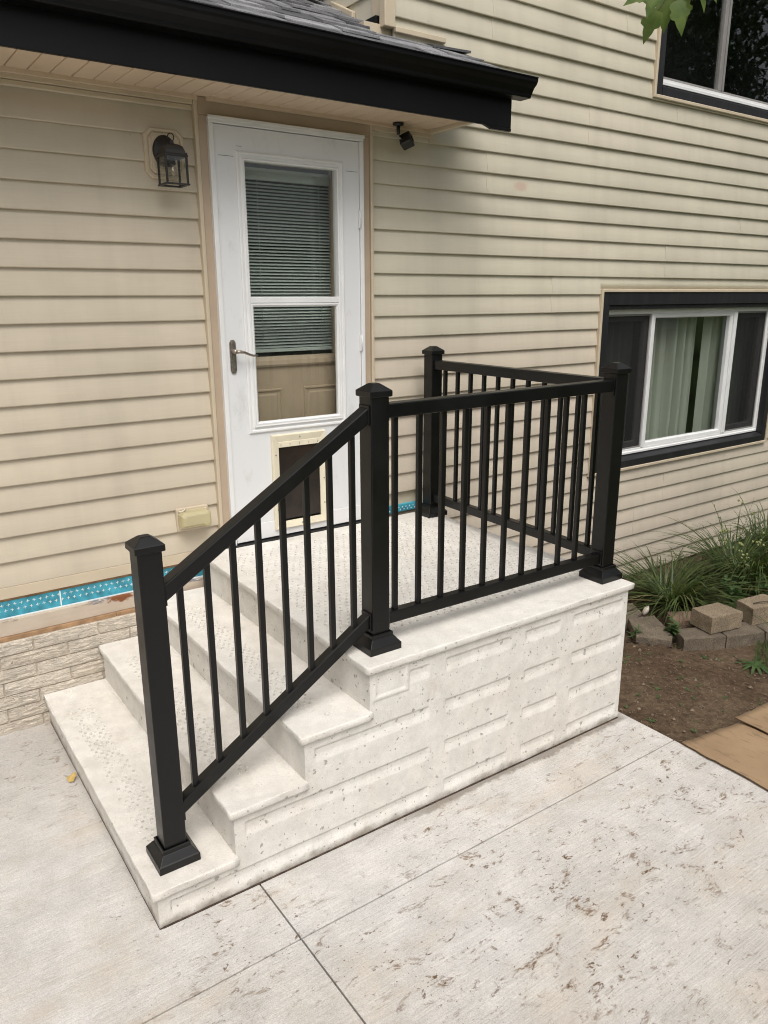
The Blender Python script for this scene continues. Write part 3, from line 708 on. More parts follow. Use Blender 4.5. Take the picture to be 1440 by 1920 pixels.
MB().box(5.111,vx1-.016,FY+.034,FY+.037,vz0+.016,vz1).build('window_pane', 'glass', win2)
rm = MB(); rm.box(4.2,6.4,.9,.95,3.1,4.9); rm.box(4.15,4.2,.2,.95,3.1,4.9); rm.box(6.4,6.45,.2,.95,3.1,4.9); rm.box(4.15,6.45,.2,.95,3.05,3.1); rm.box(4.15,6.45,.2,.95,4.9,4.95)
rm.build('room_interior', 'dark', win2)

# ---------------- eave
RA, RB = 3.005, .5           # roof plane z = RA + RB*(y+.5)
MB().box(-3,2.548,-.400,-.382,2.808,3.03).build('fascia', 'fascia', house, .002)
bmx = MB().prism([(2.36,2.8085),(2.40,2.797),(2.412,2.792),(2.549,2.792),(2.549,2.8075)], 'y', -.402, -.380).build('fascia_drop', 'fascia', house, .002)
# K style gutter
gp = [(-.4015,3.028),(-.4015,2.944),(-.474,2.944),(-.478,2.950),(-.480,2.962),(-.498,2.985),(-.516,3.000),(-.522,3.010),(-.523,3.026),(-.530,3.027),(-.530,3.031),(-.519,3.031),(-.5185,3.012),(-.512,3.003),(-.495,2.988),(-.476,2.965),(-.470,2.948),(-.406,2.948),(-.406,3.028)]
gut = MB().prism(gp, 'x', -3, 2.605).build('gutter', 'fascia', house)
MB().prism([(-.4015,3.028),(-.4015,2.944),(-.474,2.944),(-.479,2.955),(-.498,2.985),(-.516,3.000),(-.523,3.012),(-.525,3.030)], 'x', 2.6052, 2.608).build('end_cap', 'fascia', gut)
# soffit boards
sof = MB().box(-3,2.30,-.380,-.036,2.842,2.848).build('soffit', 'dark', house)
x = .164+.085*26-.002
i = 0
x = .164-.085*38
while x < 2.25:
    x1 = min(x+.085, 2.283)
    MB().add([(x+.0052,-.381,2.826),(x1-.0008,-.381,2.826),(x1-.0008,-.037,2.8285),(x+.0052,-.037,2.8285),(x+.0012,-.381,2.8405),(x1-.0012,-.381,2.8405),(x1-.0012,-.037,2.8410),(x+.0012,-.037,2.8410)],
        [(0,3,2,1),(4,5,6,7),(0,1,5,4),(1,2,6,5),(2,3,7,6),(3,0,4,7)]).build('soffit_board', 'soffit', sof, .0018, segs=1)
    x += .085
MB().box(-3,.956,-.050,-.0345,2.810,2.834).build('soffit_channel', 'soffit', house, .002)
MB().box(1.0,2.312,-.050,-.0345,2.812,2.8335).build('soffit_channel', 'soffit', house, .002)
MB().prism([(-.3815,2.810),(-.020,2.810),(-.020,3.20),(-.3815,3.02)], 'x', 2.285, 2.315).build('soffit_end_board', 'trim', house, .002)
MB().prism([(2.30,2.768),(2.36,2.768),(2.335,2.808),(2.30,2.808)], 'y', -.030, -.018).build('trim_stub', 'trim', house, .001)
# roof deck and shingles
rf = MB()
def rz(y): return RA+RB*(y+.5)
rf.prism([(-.47,rz(-.47)-.03),(-.47,rz(-.47)-.008),(3.6,rz(3.6)-.008),(3.6,rz(3.6)-.03)], 'x', -3, 2.035)
rf.prism([(-.47,rz(-.47)-.03),(-.47,rz(-.47)-.008),(-.018,rz(-.018)-.008),(-.018,rz(-.018)-.03)], 'x', 2.036, 2.47)
roof = rf.build('roof', 'far_roof', house)
rnd = random.Random(3)
def shingle(x0, x1, y0, thick, lenY=.20, warp=0, y1=None):
    """one tab: lower edge at y0, lying on the courses below"""
    n = 3; top = []; bot = []
    ye = y0+lenY
    for (y, lift) in ((y0, .006+thick), (y0+.5*lenY, .004+thick*.6), (ye, .001)):
        for i in range(n+1):
            x = x0+(x1-x0)*i/n
            wv = warp*(i/n)*(1 if y == y0 else .3)
            top.append((x, y+.004*nz(x*6, y*9), rz(y)+lift+wv+.0025*nz(x*7, y*5, 3)*(1 if y == y0 else 0)))
    bot = [(a, b_, c-(.005+thick*.5)) for a, b_, c in top]
    vs = top+bot; N = len(top); w1 = n+1; fs = []
    for j in range(2):
        for i in range(n): a = j*w1+i; fs.append((a,a+1,a+w1+1,a+w1)); fs.append((N+a,N+a+w1,N+a+w1+1,N+a+1))
    for i in range(n): fs.append((i,N+i,N+i+1,i+1)); a = 2*w1+i; fs.append((a,a+1,N+a+1,N+a))
    for j in range(2): a = j*w1; fs.append((a,a+w1,N+a+w1,N+a)); a = j*w1+n; fs.append((a,N+a,N+a+w1,a+w1))
    return MB().add(vs, fs).build('shingle', 'shingle', roof)
row = 0; y = -.476
while y < 1.35:
    xr = 2.50 if y < -.06 else 2.036
    xr += rnd.uniform(-.015, .02) if y < -.06 else 0
    x = xr
    xmin = -.9 if y < .1 else .3
    ln = .17 if y+.17 < -.03 or xr < 2.1 else max(.05, -.022-y)
    while x > xmin:
        wd = rnd.choice((.10,.14,.17,.21,.26,.30)); xa = x-wd
        shingle(xa+.001, x-.001, y+rnd.uniform(-.004,.004), rnd.choice((.002,.004,.011,.013)), .17 if x < 2.03 else ln, .012 if (row in (2,3) and x == xr) else 0)
        x = xa
    y += .122; row += 1
# curled ridge-side shingle lying over the joint, flashing and corner post
MB().box(2.066,2.40,-.036,-.019,3.266,3.292).build('step_flashing', 'trim', house, .003)
MB().box(2.00,2.068,-.030,.02,3.285,5.4).build('corner_post', 'trim', house, .004)
MB().box(2.008,2.034,.02,.10,3.29,5.4).build('corner_post', 'trim', house, .004)
for i in range(34):
    z0 = 3.36+.1145*i
    if z0 > 5.3: break
    MB().add([(2.026,.10,z0),(2.026,4.4,z0),(2.038,4.4,z0+.118),(2.038,.10,z0+.118),(2.040,.10,z0),(2.040,4.4,z0)], [(0,1,2,3),(0,4,5,1)]).build('siding_board', 'siding', house, color=C_GREEN)
MB().box(1.985,2.03,.03,.30,3.29,3.345).build('roof_flashing', 'fascia', house, .004)
MB().prism([(.28,rz(.28)),(.5,rz(.5)),(.5,rz(.5)+.03),(.28,rz(.28)+.035)], 'x', 2.005, 2.03).build('roof_flashing', 'trim', house, .006)
ds = thing('downspout', 'black downspout elbow emptying onto the shingle roof', 'downspout', (1.9,.45,rz(.45)))
e_ = MB()
def rect(c, wx, wy, tilt): return [(c[0]+a*wx, c[1]+b_*wy*math.cos(tilt), c[2]+b_*wy*math.sin(tilt)) for a, b_ in ((-1,-1),(1,-1),(1,1),(-1,1))]
e_.rings([rect((1.88,.62,5.3),.045,.03,0), rect((1.88,.62,3.78),.045,.03,0), rect((1.88,.60,3.70),.046,.034,-.4), rect((1.88,.54,3.62),.047,.036,-.9), rect((1.88,.40,3.535),.048,.034,-1.1)], True, True)
e_.build('elbow_pipe', 'fascia', ds, .006)

# ================================================================== PRECAST STEPS
TH = -.0082
D, R1, T, L, RS = 1.5926, .158, .2716, 2.2754, .18
YBK = -.048
steps = thing('precast_steps', 'off white precast concrete steps with landing and brick relief side', 'steps', (1.1, -.8, 0), TH)
zl = [R1+RS*i for i in range(4)]
ov = .018
# body: front relief face as height field per column
slots = []
rows_z = (.070, .246, .423, .600)
for ri, zc in enumerate(rows_z):
    cols = [[None,1.108],[1.186,1.530],[1.611,1.820],[1.900,2.232]]
    cols[0][0] = (.060, .330, .602, 1.012)[ri]
    for a, b_ in cols: slots.append((a, b_, zc-.028, zc+.026))
def depth(x, z):
    d = 0
    for a, b_, z0, z1 in slots:
        if a-.01 < x < b_+.01 and z0-.01 < z < z1+.01:
            e = sstep(a-.001,a+.0035,x)*min(1,max(0,(b_-x)/.013))*sstep(z1+.001,z1-.0035,z)*min(1,max(0,(z-z0)/.026))
            d = max(d, .0068*e)
    # embossed plate outline
    for (a, b_, z0, z1) in ((.851,1.001,.556,.662),):
        if a-.01 < x < b_+.01 and z0-.01 < z < z1+.01:
            q = min(x-a, b_-x, z-z0, z1-z); d -= .0045*(sstep(.010,.006,abs(q-.004)))
    return d-.0014*nz(x*7, z*7, 2)-.0008*nz(x*31, z*31, 4)
yf = -D+ov
body = MB(); st = .0045
colx = [ov, T+ov, 2*T+ov, 3*T+ov, L-ov]
for ci in range(4):
    xa, xb, zt = colx[ci], colx[ci+1], zl[ci]-.006
    nx_ = int((xb-xa)/st); nz_ = int((zt+.03)/st); vs = []; fs = []
    for j in range(nz_+1):
        for i in range(nx_+1):
            x = xa+(xb-xa)*i/nx_; z = -.03+(zt+.03)*j/nz_
            vs.append((x, yf+depth(x, z), z))
    for j in range(nz_):
        for i in range(nx_): a = j*(nx_+1)+i; fs.append((a,a+1,a+nx_+2,a+nx_+1))
    body.add(vs, fs, True)
    # riser face of this column and top are simple sheets, slightly battered
    zb = zl[ci-1]-.02 if ci else -.03
    nseg = 60; vs = []; fs = []
    for i in range(nseg+1):
        y = yf+(YBK-yf)*i/nseg
        for j in range(5):
            t = j/4; vs.append((xa+.012*(1-t)*(-.0)+.0015*nz(y*9, t*3, ci)+(.0 if 0 < i else 0), y, zb+(zl[ci]-.03-zb)*t))
    for i in range(nseg):
        for j in range(4): a = i*5+j; fs.append((a,a+1,a+6,a+5))
    body.add(vs, fs, True)
body.add([(L-ov,yf,-.03),(L-ov,YBK,-.03),(L-ov,YBK,zl[3]-.01),(L-ov,yf,zl[3]-.01)], [(0,1,2,3)])
bo = body.build('side_wall', 'precast', steps)
def tread(name, x0, x1, z, right_open):
    """slab with a worn rounded nosing"""
    prof = [(.0045,0),(.0012,-.001),(0,-.0045),(0,-.0235),(.003,-.0285),(.012,-.033),(.0195,-.040)]
    y0, y1 = -D, YBK
    pts = []
    def edge(a, b_, n): return [(a[0]+(b_[0]-a[0])*i/n, a[1]+(b_[1]-a[1])*i/n) for i in range(n)]
    nx_ = max(6, int((x1-x0)/.03)); ny_ = 48
    loop = edge((x0,y0),(x1,y0),nx_)+edge((x1,y0),(x1,y1),ny_)+edge((x1,y1),(x0,y1),nx_)+edge((x0,y1),(x0,y0),ny_)
    rgs = []
    for pi, (ins, dz) in enumerate(prof):
        rg = []
        for (x, y) in loop:
            # inset towards the middle on the free edges
            xx = min(max(x, x0+ins), x1-(ins if right_open else 0)); yy_ = min(max(y, y0+ins), y1)
            k1 = 1 if pi in (1,2,3) else .4
            chip = max(0, nz(x*11+y*13, z*40, pi*.15)-.30)*.016
            j = .0016*nz(x*23, y*23, z*9+pi*.3)*k1
            sx = 1 if x <= x0+1e-6 else (-1 if (x >= x1-1e-6 and right_open) else 0); sy = 1 if y <= y0+1e-6 else 0
            rg.append((xx+sx*(j+chip*k1), yy_+sy*(j+chip*k1), z+dz-(.5*chip if pi < 2 else 0)))
        rgs.append(rg)
    b_ = MB(); b_.rings(rgs, False, False, True)
    top = rgs[0]; b_.add(top, [tuple(range(len(top)))])
    # inner floor of the slab is not visible
    o = b_.build(name, 'precast', steps); return o
for i in range(3): tread('tread', i*T, (i+1)*T+ov+.004, zl[i], False)
tread('landing', 3*T, L, zl[3], True)
MB().box(.03, L-.02, yf-.006, yf+.01, .004, .0135).build('base_joint_shade', 'mulch', steps)  # mulch-coloured strips stand in for the contact shadow in the joint
MB().box(.0165, .03, yf-.004, YBK, .004, .0118).build('base_joint_shade', 'mulch', steps)
# raised grip studs on each tread and the landing
gr_ = random.Random(5)
def studs(x0, x1, y0, y1, z, px_, py_):
    b_ = MB(); j = 0; y = y0
    while y < y1:
        x = x0+(px_/2 if j % 2 else 0)
        while x < x1:
            if gr_.random() > .12:
                s_ = .0054+gr_.uniform(-.0010,.0010); h = .0042*gr_.uniform(.5,1.1); cx_ = x+gr_.uniform(-.003,.003); cy_ = y+gr_.uniform(-.003,.003)
                b_.add([(cx_-s_,cy_-s_,z-.001),(cx_+s_,cy_-s_,z-.001),(cx_+s_,cy_+s_,z-.001),(cx_-s_,cy_+s_,z-.001),(cx_-s_*.6,cy_-s_*.6,z+h),(cx_+s_*.6,cy_-s_*.6,z+h),(cx_+s_*.6,cy_+s_*.6,z+h),(cx_-s_*.6,cy_+s_*.6,z+h)],
                    [(4,5,6,7),(0,1,5,4),(1,2,6,5),(2,3,7,6),(3,0,4,7)])
            x += px_
        y += py_; j += 1
    tag(b_.build('grip_studs', 'stud', steps), None, None, kind='stuff')
for i in range(3): studs(i*T+.065, i*T+.165, -1.40, -.26, zl[i], .027, .022)
studs(3*T+.07, L-.09, -1.36, -.16, zl[3], .036, .030)
# cast lifting rings
for (x, y, zi) in ((.12,-.085,0),(.105,-.135,0),(.42,-1.50,1),(.70,-1.50,2),(1.62,-1.545,3)):
    b_ = MB(); n = 16; rr = []
    for a, (rad_, h) in enumerate(((.0105,-.001),(.0100,.0012),(.0082,.0012),(.0078,-.001))): rr.append([(x+rad_*math.cos(2*math.pi*q/n), y+rad_*math.sin(2*math.pi*q/n), zl[zi]+h) for q in range(n)])
    b_.rings(rr, False, False, True); b_.build('cast_ring', 'precast', steps)

# ================================================================== RAILING
rl = thing('railing', 'matte black aluminium railing bolted to the concrete steps', 'railing', (1.1, -1.453, .158), TH)
YR = -1.453
PS = .0375
def post(x, y, z0, z1):
    p_ = MB().box(x-PS, x+PS, y-PS, y+PS, z0, z1-.030).build('post', 'rail', rl, .0035)
    c_ = MB(); a = PS+.0085
    def sq(h, z): return [(x-h,y-h,z),(x+h,y-h,z),(x+h,y+h,z),(x-h,y+h,z)]
    c_.rings([sq(a-.003,z1-.045), sq(a,z1-.043), sq(a,z1-.024), sq(a-.004,z1-.021), sq(.017,z1-.002), sq(.013,z1)], True, True); c_.build('post_cap', 'rail', p_, .0015)
    b_ = MB(); q = .0690
    b_.rings([sq(q,z0+.0005), sq(q,z0+.026), sq(q-.004,z0+.030), sq(PS+.011,z0+.052), sq(PS+.009,z0+.0525), sq(PS+.009,z0+.066), sq(PS+.004,z0+.068), sq(PS+.004,z0+.060)], True, False); b_.build('base_cover', 'rail', p_, .0015)
    return p_
ZL = zl[3]
XP1, XP2, XP3, YP4 = .119, .943, 2.206, -.146
post(XP1, YR, R1, 1.282); post(XP2, YR, ZL, 1.676); post(XP3, YR, ZL, 1.682); post(2.236, YP4, ZL, 1.688)
RW = .026      # half width of top rail
def railx(name, x0, x1, za, zb, h, hw):
    """rail along x; za, zb top heights at the two ends"""
    vs = []
    for (x, z) in ((x0, za), (x1, zb)):
        vs += [(x,YR-hw,z-h),(x,YR+hw,z-h),(x,YR+hw,z),(x,YR-hw,z)]
    return MB().add(vs, [(3,2,1,0),(4,5,6,7),(0,1,5,4),(1,2,6,5),(2,3,7,6),(3,0,4,7)]).build(name, 'rail', rl, .004)
SL = .640
def zt(x): return 1.123+SL*(x-.159)
def zb_(x): return .364+SL*(x-.159)
railx('top_rail', XP1+PS-.002, XP2-PS+.002, zt(XP1+PS), zt(XP2-PS), .056, RW)
railx('bottom_rail', XP1+PS-.002, XP2-PS+.002, zb_(XP1+PS), zb_(XP2-PS), .052, .021)
railx('top_rail', XP2+PS-.002, XP3-PS+.002, 1.604, 1.612, .050, RW)
railx('bottom_rail', XP2+PS-.002, XP3-PS+.002, .828, .824, .046, .021)
def raily(name, y0, y1, z, h, hw, xa, xb):
    vs = [(xa-hw,y0,z-h),(xa+hw,y0,z-h),(xa+hw,y0,z),(xa-hw,y0,z),(xb-hw,y1,z-h),(xb+hw,y1,z-h),(xb+hw,y1,z),(xb-hw,y1,z)]
    return MB().add(vs, [(3,2,1,0),(4,5,6,7),(0,1,5,4),(1,2,6,5),(2,3,7,6),(3,0,4,7)]).build(name, 'rail', rl, .004)
raily('top_rail', YR+PS-.002, YP4-PS+.002, 1.612, .050, RW, 2.206, 2.236)
raily('bottom_rail', YR+PS-.002, YP4-PS+.002, .832, .046, .021, 2.206, 2.236)
BW = .0095
def bal(x, y, z0, z1): MB().box(x-BW,x+BW,y-BW,y+BW,z0,z1).build('baluster', 'rail', rl, .002)
for i in range(8): x = .2125+.0908*i; bal(x, YR, zb_(x)-.010, zt(x)-.045)
for i in range(10): x = 1.030+.1095*i; bal(x, YR, .815, 1.566)
for i in range(11):
    y = -.262-.1098*i; bal(2.206+.030*(y-YR)/(YP4-YR), y, .82, 1.570)
# rail brackets
for (x, z, s_) in ((XP1+PS,zt(XP1+PS)-.03,1),(XP2-PS,zt(XP2-PS)-.03,-1),(XP2+PS,1.58,1),(XP3-PS,1.58,-1),(XP2+PS,.805,1),(XP3-PS,.805,-1),(XP1+PS,zb_(XP1+PS)-.03,1),(XP2-PS,zb_(XP2-PS)-.03,-1)):
    xa, xb = sorted((x, x+s_*.006)); MB().box(xa,xb,YR-.030,YR+.030,z-.034,z+.034).build('bracket', 'rail', rl, .002)

# ================================================================== WALL THINGS
# lantern with mounting block
mbk = thing('mounting_block', 'beige octagonal mounting block behind the wall lantern', 'mounting block', (.795,-.03,2.46))
def octa(x0,x1,z0,z1,c): return [(x0+c,z0),(x1-c,z0),(x1,z0+c),(x1,z1-c),(x1-c,z1),(x0+c,z1),(x0,z1-c),(x0,z0+c)]
b_ = MB(); b_.rings([[(x,y,z) for x,z in octa(.705+i_,.885-i_,2.470+i_,2.678-i_,.028-i_*.3)] for (y,i_) in ((-.004,0),(-.026,0),(-.032,.004),(-.032,.014),(-.026,.017),(-.034,.024))], False, True); b_.build('block_plate', 'trim', mbk)
b_ = MB(); b_.rings([[(x,y,z) for x,z in ((.736+i_,2.502+i_),(.854-i_,2.502+i_),(.854-i_,2.646-i_),(.736+i_,2.646-i_))] for (y,i_) in ((-.030,0),(-.040,.003),(-.041,.008))], False, True); b_.build('raised_panel', 'trim', mbk)
lt = thing('wall_lantern', 'small black wall lantern with clear glass sides left of the door', 'wall light', (.79,-.13,2.43))
LX, LY, LZ = .788, -.132, 2.437
b_ = MB(); b_.rings([[(.790+rr*math.cos(2*math.pi*a/28), y, 2.583+rr*1.22*math.sin(2*math.pi*a/28)) for a in range(28)] for (rr,y) in ((.054,-.038),(.054,-.046),(.048,-.052),(.036,-.053),(.032,-.060))], True, True, True); b_.build('backplate', 'lantern', lt)
b_ = MB(); b_.tube([(.79,-.055,2.585),(.79,-.080,2.588),(.789,-.112,2.592)], [.020,.017,.015], 12); b_.build('arm', 'lantern', lt)
def lsq(h, z, cx=LX, cy=LY): return [(cx-h,cy-h,z),(cx+h,cy-h,z),(cx+h,cy+h,z),(cx-h,cy+h,z)]
b_ = MB(); b_.rings([lsq(.050,LZ+.108),lsq(.053,LZ+.110),lsq(.053,LZ+.115),lsq(.047,LZ+.119),lsq(.043,LZ+.134),lsq(.036,LZ+.152),lsq(.022,LZ+.160),lsq(.010,LZ+.163),lsq(.008,LZ+.176)], True, True); b_.build('roof_cap', 'lantern', lt, .0015)
b_ = MB(); n = 18; b_.tube([(LX+.0155*math.cos(2*math.pi*a/n)*.9, LY, LZ+.190+.0155*math.sin(2*math.pi*a/n)) for a in range(n+1)], .0024, 6); b_.build('finial_ring', 'lantern', lt)
for sx in (-1,1):
    for sy in (-1,1):
        MB().box(LX+sx*.0465-.004,LX+sx*.0465+.004,LY+sy*.0465-.004,LY+sy*.0465+.004,LZ,LZ+.112).build('corner_bar', 'lantern', lt)
        b_ = MB(); b_.tube([(LX+sx*.047,LY+sy*.047,LZ+.114),(LX+sx*.047,LY+sy*.047,LZ+.124)], [.005,.003], 6); b_.build('stud', 'lantern', lt)
b_ = MB()
for (x0,x1,y0,y1) in ((-.054,.054,-.054,-.040),(-.054,.054,.040,.054),(-.054,-.040,-.0399,.0399),(.040,.054,-.0399,.0399)): b_.box(LX+x0,LX+x1,LY+y0,LY+y1,LZ-.006,LZ+.001)
b_.build('base_ring', 'lantern', lt, .001)
for (x0,x1,y0,y1) in ((-.042,.042,-.0475,-.0455),(-.042,.042,.0455,.0475),(-.0475,-.0455,-.042,.042),(.0455,.0475,-.042,.042)): MB().box(LX+x0,LX+x1,LY+y0,LY+y1,LZ+.001,LZ+.109).build('glass_panel', 'clear', lt)
b_ = MB(); b_.tube([(LX,LY,LZ+.112),(LX,LY,LZ+.080)], .013, 12); b_.build('socket', 'lantern', lt)
b_ = MB(); b_.tube([(LX,LY,LZ+.082),(LX,LY,LZ+.070),(LX,LY,LZ+.055),(LX,LY,LZ+.038),(LX,LY,LZ+.024),(LX,LY,LZ+.016)], [.011,.013,.019,.023,.018,.005], 14); b_.build('bulb', 'clear', lt)
b_ = MB(); b_.tube([(LX,LY,LZ+.078),(LX+.004,LY,LZ+.060),(LX-.004,LY,LZ+.045),(LX+.004,LY,LZ+.034)], .0022, 6); b_.build('filament', 'bulb', lt)
# outlet box
ot = thing('outlet_cover', 'yellowed clear plastic weatherproof outlet cover on beige siding', 'outlet', (.81,-.04,.82))
b_ = MB(); b_.box(.718,.886,-.030,-.004,.826,.944); b_.build('mounting_plate', 'trim', ot, .005)
b_ = MB(); b_.box(.728,.872,-.034,-.0305,.838,.932); b_.build('face_plate', 'cream', ot, .003)
b_ = MB()
def orc(i_, y, dz=0): return [(x, y, z+dz) for x, z in ((.722+i_,.858+i_),(.829,.858+i_),(.843,.846+i_),(.866-i_,.846+i_),(.876-i_,.860+i_),(.876-i_,.920-i_),(.864-i_,.932-i_),(.737+i_,.932-i_),(.722+i_,.918-i_))]
b_.rings([orc(0,-.0345),orc(0,-.085),orc(.008,-.100),orc(.014,-.104)], False, True); b_.build('bubble_cover', 'yellowed', ot, .003)
b_ = MB(); b_.box(.765,.835,-.060,-.035,.862,.905); b_.build('plug', 'mortar', ot, .004)
b_ = MB(); b_.tube([(.730,-.03,.925),(.733,-.05,.932),(.745,-.055,.938),(.757,-.045,.941),(.765,-.03,.943)], .004, 6); b_.build('hinge_wire', 'shell', ot)
# security camera under soffit
sc = thing('security_camera', 'small black security camera hanging under the soffit right of the door', 'security camera', (2.04,-.10,2.80))
b_ = MB(); b_.tube([(2.035,-.098,2.826),(2.035,-.098,2.815),(2.035,-.098,2.810)], [.030,.029,.010], 18); b_.build('mount_plate', 'camera_plastic', sc)
b_ = MB(); b_.tube([(2.035,-.098,2.812),(2.035,-.098,2.775),(2.035,-.098,2.770)], [.0105,.0095,.006], 10); b_.build('stem', 'camera_plastic', sc)
b_ = MB(); b_.tube([(2.035,-.098,2.772),(2.037,-.100,2.757)], [.004,.004], 8); b_.tube([(2.037,-.100,2.757),(2.060,-.095,2.752)], .006, 8); b_.build('ball_joint', 'steel', sc)
bx_ = MB(); hw = .030
bx_.box(-hw,hw,-.030,.034,-.030,.030); cb = bx_.build('camera_body', 'camera_plastic', None, .007, segs=3)
cb2 = MB(); cb2.tube([(0,-.0302,0),(0,-.033,0)], .019, 20); cl_ = cb2.build('lens_window', 'lens', None)
cb.parent = sc; cl_.parent = cb
cb.location = Vector((2.090,-.10,2.748))-Vector((2.04,-.10,2.80)); cb.rotation_euler = (rad(-22), rad(24), rad(28))

# ================================================================== GARDEN
def blockmesh(name, mat, poly, z0, z1, label, cat, group=None, rot=0, tilt=(0,0), chip=.006, seed=1, center=None):
    """roughly split block: polygon footprint with subdivided rough sides"""
    cx_ = sum(p[0] for p in poly)/len(poly); cy_ = sum(p[1] for p in poly)/len(poly)
    loop = []
    for i in range(len(poly)):
        a, b2 = poly[i], poly[(i+1)%len(poly)]; n = max(2, int(math.dist(a,b2)/.025))
        for t in range(n): loop.append((a[0]+(b2[0]-a[0])*t/n, a[1]+(b2[1]-a[1])*t/n))
    rgs = []; lv_ = [(z0,0),(z0+.3*(z1-z0),0),(z0+.65*(z1-z0),0),(z1-.008,0),(z1-.002,.001),(z1,.005)]
    for z, ins in lv_:
        rg = []
        for (x, y) in loop:
            d = Vector((x-cx_, y-cy_)); dl = d.length; d.normalize()
            k_ = chip*nz(x*30, y*30, z*30+seed)+chip*.7*nz(x*9, y*9, z*12+seed)-ins
            zz_ = z+ (x-cx_)*tilt[0]+(y-cy_)*tilt[1]+(.003*nz(x*20,y*20,seed) if ins else 0)
            rg.append((x+d.x*k_-cx_, y+d.y*k_-cy_, zz_-z0))
        rgs.append(rg)
    b_ = MB(); b_.rings(rgs, True, True); o = b_.build(name, mat); o.location = (cx_, cy_, z0)
    return tag(o, label, cat, group)
G = 'garden edging blocks'
blockmesh('wall_block', 'block', [(3.592,-1.235),(3.842,-1.285),(3.853,-1.105),(3.633,-1.065)], -.052, .055, 'tan retaining block perched on top of the grey edging row', 'block', G, chip=.004, seed=3)
blockmesh('wall_block', 'block', [(3.94,-1.300),(4.22,-1.37),(4.24,-1.19),(3.995,-1.155)], -.060, .052, 'tan retaining block with a dark twig lying across it', 'block', G, chip=.004, seed=9)
blockmesh('wall_block', 'paver', [(3.41,-1.175),(3.655,-1.300),(3.74,-1.165),(3.50,-1.05)], -.160, -.060, 'low grey edging block under the tan perched block', 'block', G, chip=.008, seed=14)
blockmesh('wall_block', 'paver', [(3.665,-1.302),(3.92,-1.400),(4.00,-1.250),(3.75,-1.165)], -.160, -.062, 'low grey edging block between the two tan blocks', 'block', G, chip=.008, seed=21)
blockmesh('wall_block', 'paver', [(3.935,-1.402),(4.20,-1.47),(4.28,-1.33),(4.01,-1.255)], -.160, -.066, 'low grey edging block below the twig topped block', 'block', G, chip=.008, seed=27)
blockmesh('edging_stone', 'paver', [(3.28,-.93),(3.41,-1.09),(3.49,-1.045),(3.62,-.81),(3.44,-.74)], -.150, -.090, 'flat grey edging stone lying at the edge of the bare soil', 'stone', None, tilt=(.02,.05), chip=.006, seed=33)
blockmesh('edging_stone', 'paver', [(3.32,-.64),(3.45,-.75),(3.64,-.71),(3.70,-.58),(3.50,-.50)], -.165, -.100, 'flat dark edging stone tight against the corner of the steps', 'stone', None, tilt=(.04,.10), chip=.008, seed=38)
blockmesh('flagstone', 'redstone', [(3.63,-.95),(3.68,-1.05),(3.86,-1.02),(3.95,-.90),(3.80,-.78)], -.16, -.080, 'reddish flat flagstone leaning behind the perched tan block', 'stone', None, tilt=(-.05,-.18), chip=.008, seed=44)
tw = MB(); tw.tube([(4.00,-1.262,.062),(4.06,-1.285,.068),(4.12,-1.318,.064),(4.19,-1.352,.060)], [.004,.005,.004,.002], 6); tag(tw.build('twig', 'bark'), 'thin dark twig lying across the right tan block', 'twig')
# bone white stone
b_ = MB(); rgs = []
for i in range(7):
    t = i/6; rr = .024*math.sin(math.pi*min(.97,max(.03,t)))**.6
    rgs.append([(rr*math.cos(a*math.pi/5)*(.8), rr*.8*math.sin(a*math.pi/5), .075*t+.01*nz(a,t)) for a in range(10)])
b_.rings(rgs, True, True, True); o = b_.build('white_stone', 'shell'); o.location = (3.63,-.72,-.115); o.rotation_euler = (rad(20), rad(12), .4); tag(o, 'small bone white stone standing behind the edging stones', 'stone')

# grass-like clumps
def blades(mb, base, n, hmin, hmax, spread, width, seed, lean=1.0, radius=.06):
    rg = random.Random(seed)
    for i in range(n):
        a = rg.uniform(0, 2*math.pi); rr = radius*math.sqrt(rg.random()); h = rg.uniform(hmin, hmax)
        out = spread*rg.uniform(.25, 1.0)*lean; dirx, diry = math.cos(a), math.sin(a); w_ = width*rg.uniform(.55,1.1)
        p0 = Vector((base[0]+rr*math.cos(a+1), base[1]+rr*math.sin(a+1), base[2])); pts = []; ns = 7
        droop = rg.uniform(.6, 1.4)
        for s_ in range(ns+1):
            t = s_/ns; q = p0+Vector((dirx, diry, 0))*out*(t**1.35)+Vector((0,0,1))*h*(t*1.55-droop*.95*t**2.4)
            q += Vector((-diry, dirx, 0))*(.03*math.sin(t*2+i)*out)
            pts.append(q)
        side = Vector((-diry, dirx, rg.uniform(-.4,.4))).normalized(); vs = []; fs = []
        for s_, q in enumerate(pts):
            t = s_/ns; ww = w_*(1-.92*t**2.2)*(.6+.4*min(1,t*4)); vs += [q-side*ww, q+side*ww]
            if s_: fs.append((2*s_-2,2*s_-1,2*s_+1,2*s_))
        mb.add(vs, fs, True)
def clump(name, base, label, n, hmin, hmax, spread, seed, w_=.0052, radius=.07, dry=18, group=None):
    t = thing(name, label, 'plant', base, 0, group)
    b_ = MB(); blades(b_, base, n, hmin, hmax, spread, w_, seed, 1, radius); tag(b_.build('foliage', 'blade', t), None, None, kind='stuff')
    b_ = MB(); blades(b_, base, dry, hmin*.6, hmax*.9, spread, w_*.7, seed+5, 1.1, radius); tag(b_.build('dry_blades', 'blade_dry', t), None, None, kind='stuff')
    return t
clump('grass_clump', (4.10,-.62,-.20), 'arching dark green grass clump against the siding next to the steps', 400, .13, .40, .85, 11, .0068, .10, 30)
clump('grass_clump', (4.85,-.70,-.20), 'tall dense grass clump behind the twig topped block at the right edge', 440, .22, .56, .75, 17, .0065, .14, 22)
